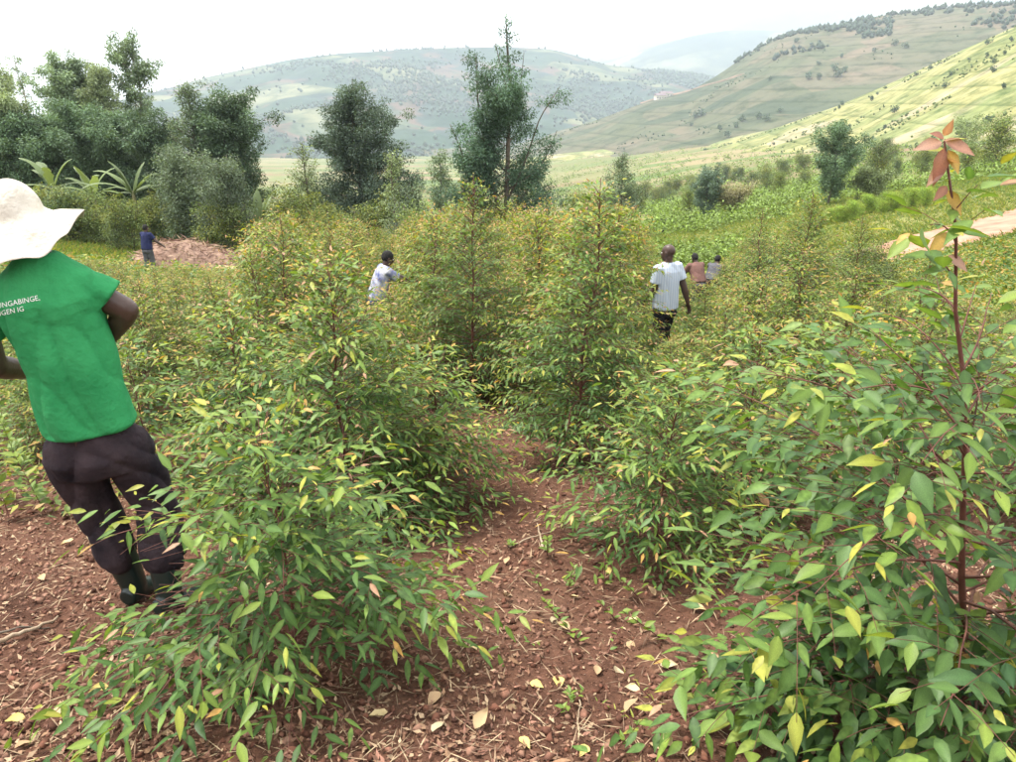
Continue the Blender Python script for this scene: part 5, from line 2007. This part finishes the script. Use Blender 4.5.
def house(px, py, W, Dp, Hh, rz, label):
    p = near_grid(H2V, px, py)
    r = empty('house', p, rz)
    tag(r, label, 'house')
    box_part('wall', (W, Dp, Hh + 3), (0, 0, Hh / 2 - 1.5), M_WALL, r)
    bm = bmesh.new()
    a, b, h = W / 2 + 0.6, Dp / 2 + 0.7, Hh
    v = [bm.verts.new(q) for q in ((-a, -b, h), (a, -b, h), (a, b, h), (-a, b, h), (-a, 0, h + Dp * 0.3), (a, 0, h + Dp * 0.3))]
    for f in ((0, 1, 5, 4), (2, 3, 4, 5), (0, 4, 3), (1, 2, 5), (3, 2, 1, 0)):
        bm.faces.new([v[i] for i in f])
    me = bpy.data.meshes.new('roof')
    bm.to_mesh(me)
    bm.free()
    link('roof', me, M_ROOF, r)
    for k in range(4):
        if k == 1:
            box_part('door', (1.1, 0.12, 2.1), (-W / 2 + W * (k + 0.5) / 4, -Dp / 2 - 0.03, 1.05), M_PANE, r)
        else:
            box_part('window', (1.3, 0.12, 1.2), (-W / 2 + W * (k + 0.5) / 4, -Dp / 2 - 0.03, 1.7), M_PANE, r)


house(659, 99, 13, 8, 4.2, 0.25, 'small pale house with a dark roof on the spur of the shaded hillside, lower one')
house(666, 92, 15, 8, 4.0, 0.1, 'pale house with a dark roof just above the other one on the spur')

# bare red earth bank by the houses
_q = [near_grid(H2V, a, b) for a, b in ((640, 103), (655, 97), (672, 94), (690, 90), (706, 86), (722, 82), (745, 74))]
_q = np.array(_q)
_t = np.linspace(0, len(_q) - 1, 60)
_c3 = np.stack([np.interp(_t, range(len(_q)), _q[:, k]) for k in range(3)], -1)
_off = np.array([[0.1, -1.0, 0]])
_wd = (1.5 + 5 * vnoise(_t * 1.3, 0.5, 0, 3))[:, None]
_hv = H2V.reshape(-1, 3)


def h2z(xy):
    return np.array([_hv[np.argmin((_hv[:, 0] - x) ** 2 + (_hv[:, 1] - y) ** 2), 2] for x, y in xy])


_rows = []
for f_ in (-1.0, -0.5, 0.0, 0.5, 1.0):
    xy_ = _c3[:, :2] + f_ * _wd * np.array([[0.0, 1.0]])
    z_ = np.convolve(np.pad(h2z(xy_), 4, mode='edge'), np.ones(9) / 9, 'valid')
    _rows.append(np.column_stack([xy_, z_ + 1.6 - 1.5 * abs(f_)]))
_R = np.stack(_rows)
_ii = np.arange(300).reshape(5, 60)
_Q = np.stack([_ii[:-1, :-1], _ii[:-1, 1:], _ii[1:, 1:], _ii[1:, :-1]], -1).reshape(-1, 4)
M_BANK = plain_material('bare_bank', (0.12, 0.09, 0.065), (0.24, 0.16, 0.12), 0.09, 1.0)
tag(link('hillside_road', np_mesh('hillside_road', _R.reshape(-1, 3), _Q, smooth=True, k=4), M_BANK), 'bare pinkish earth road cut along the spur by the houses', 'road', kind='structure')

# ------------------------------------------------------------------ haze
bm = bmesh.new()
bmesh.ops.create_cube(bm, size=1.0)
for v in bm.verts:
    v.co = Vector((v.co.x * 13400, v.co.y * 8000 + 3000, (v.co.z + 0.5) * 1010 - 130))
hz_me = bpy.data.meshes.new('haze')
bm.to_mesh(hz_me)
bm.free()
M_HAZE = bpy.data.materials.new('haze_air')
M_HAZE.use_nodes = True
hn, hl = M_HAZE.node_tree.nodes, M_HAZE.node_tree.links
hn.clear()
ho = hn.new("ShaderNodeOutputMaterial")
pv = hn.new("ShaderNodeVolumePrincipled")
pv.inputs['Color'].default_value = (0.77, 0.865, 1.0, 1)
pv.inputs['Density'].default_value = 0.0002
pv.inputs['Anisotropy'].default_value = 0.0
hl.new(pv.outputs[0], ho.inputs['Volume'])
haze = link('haze', hz_me, M_HAZE)
tag(haze, 'pale blue haze softening the far hills', 'haze', kind='stuff')
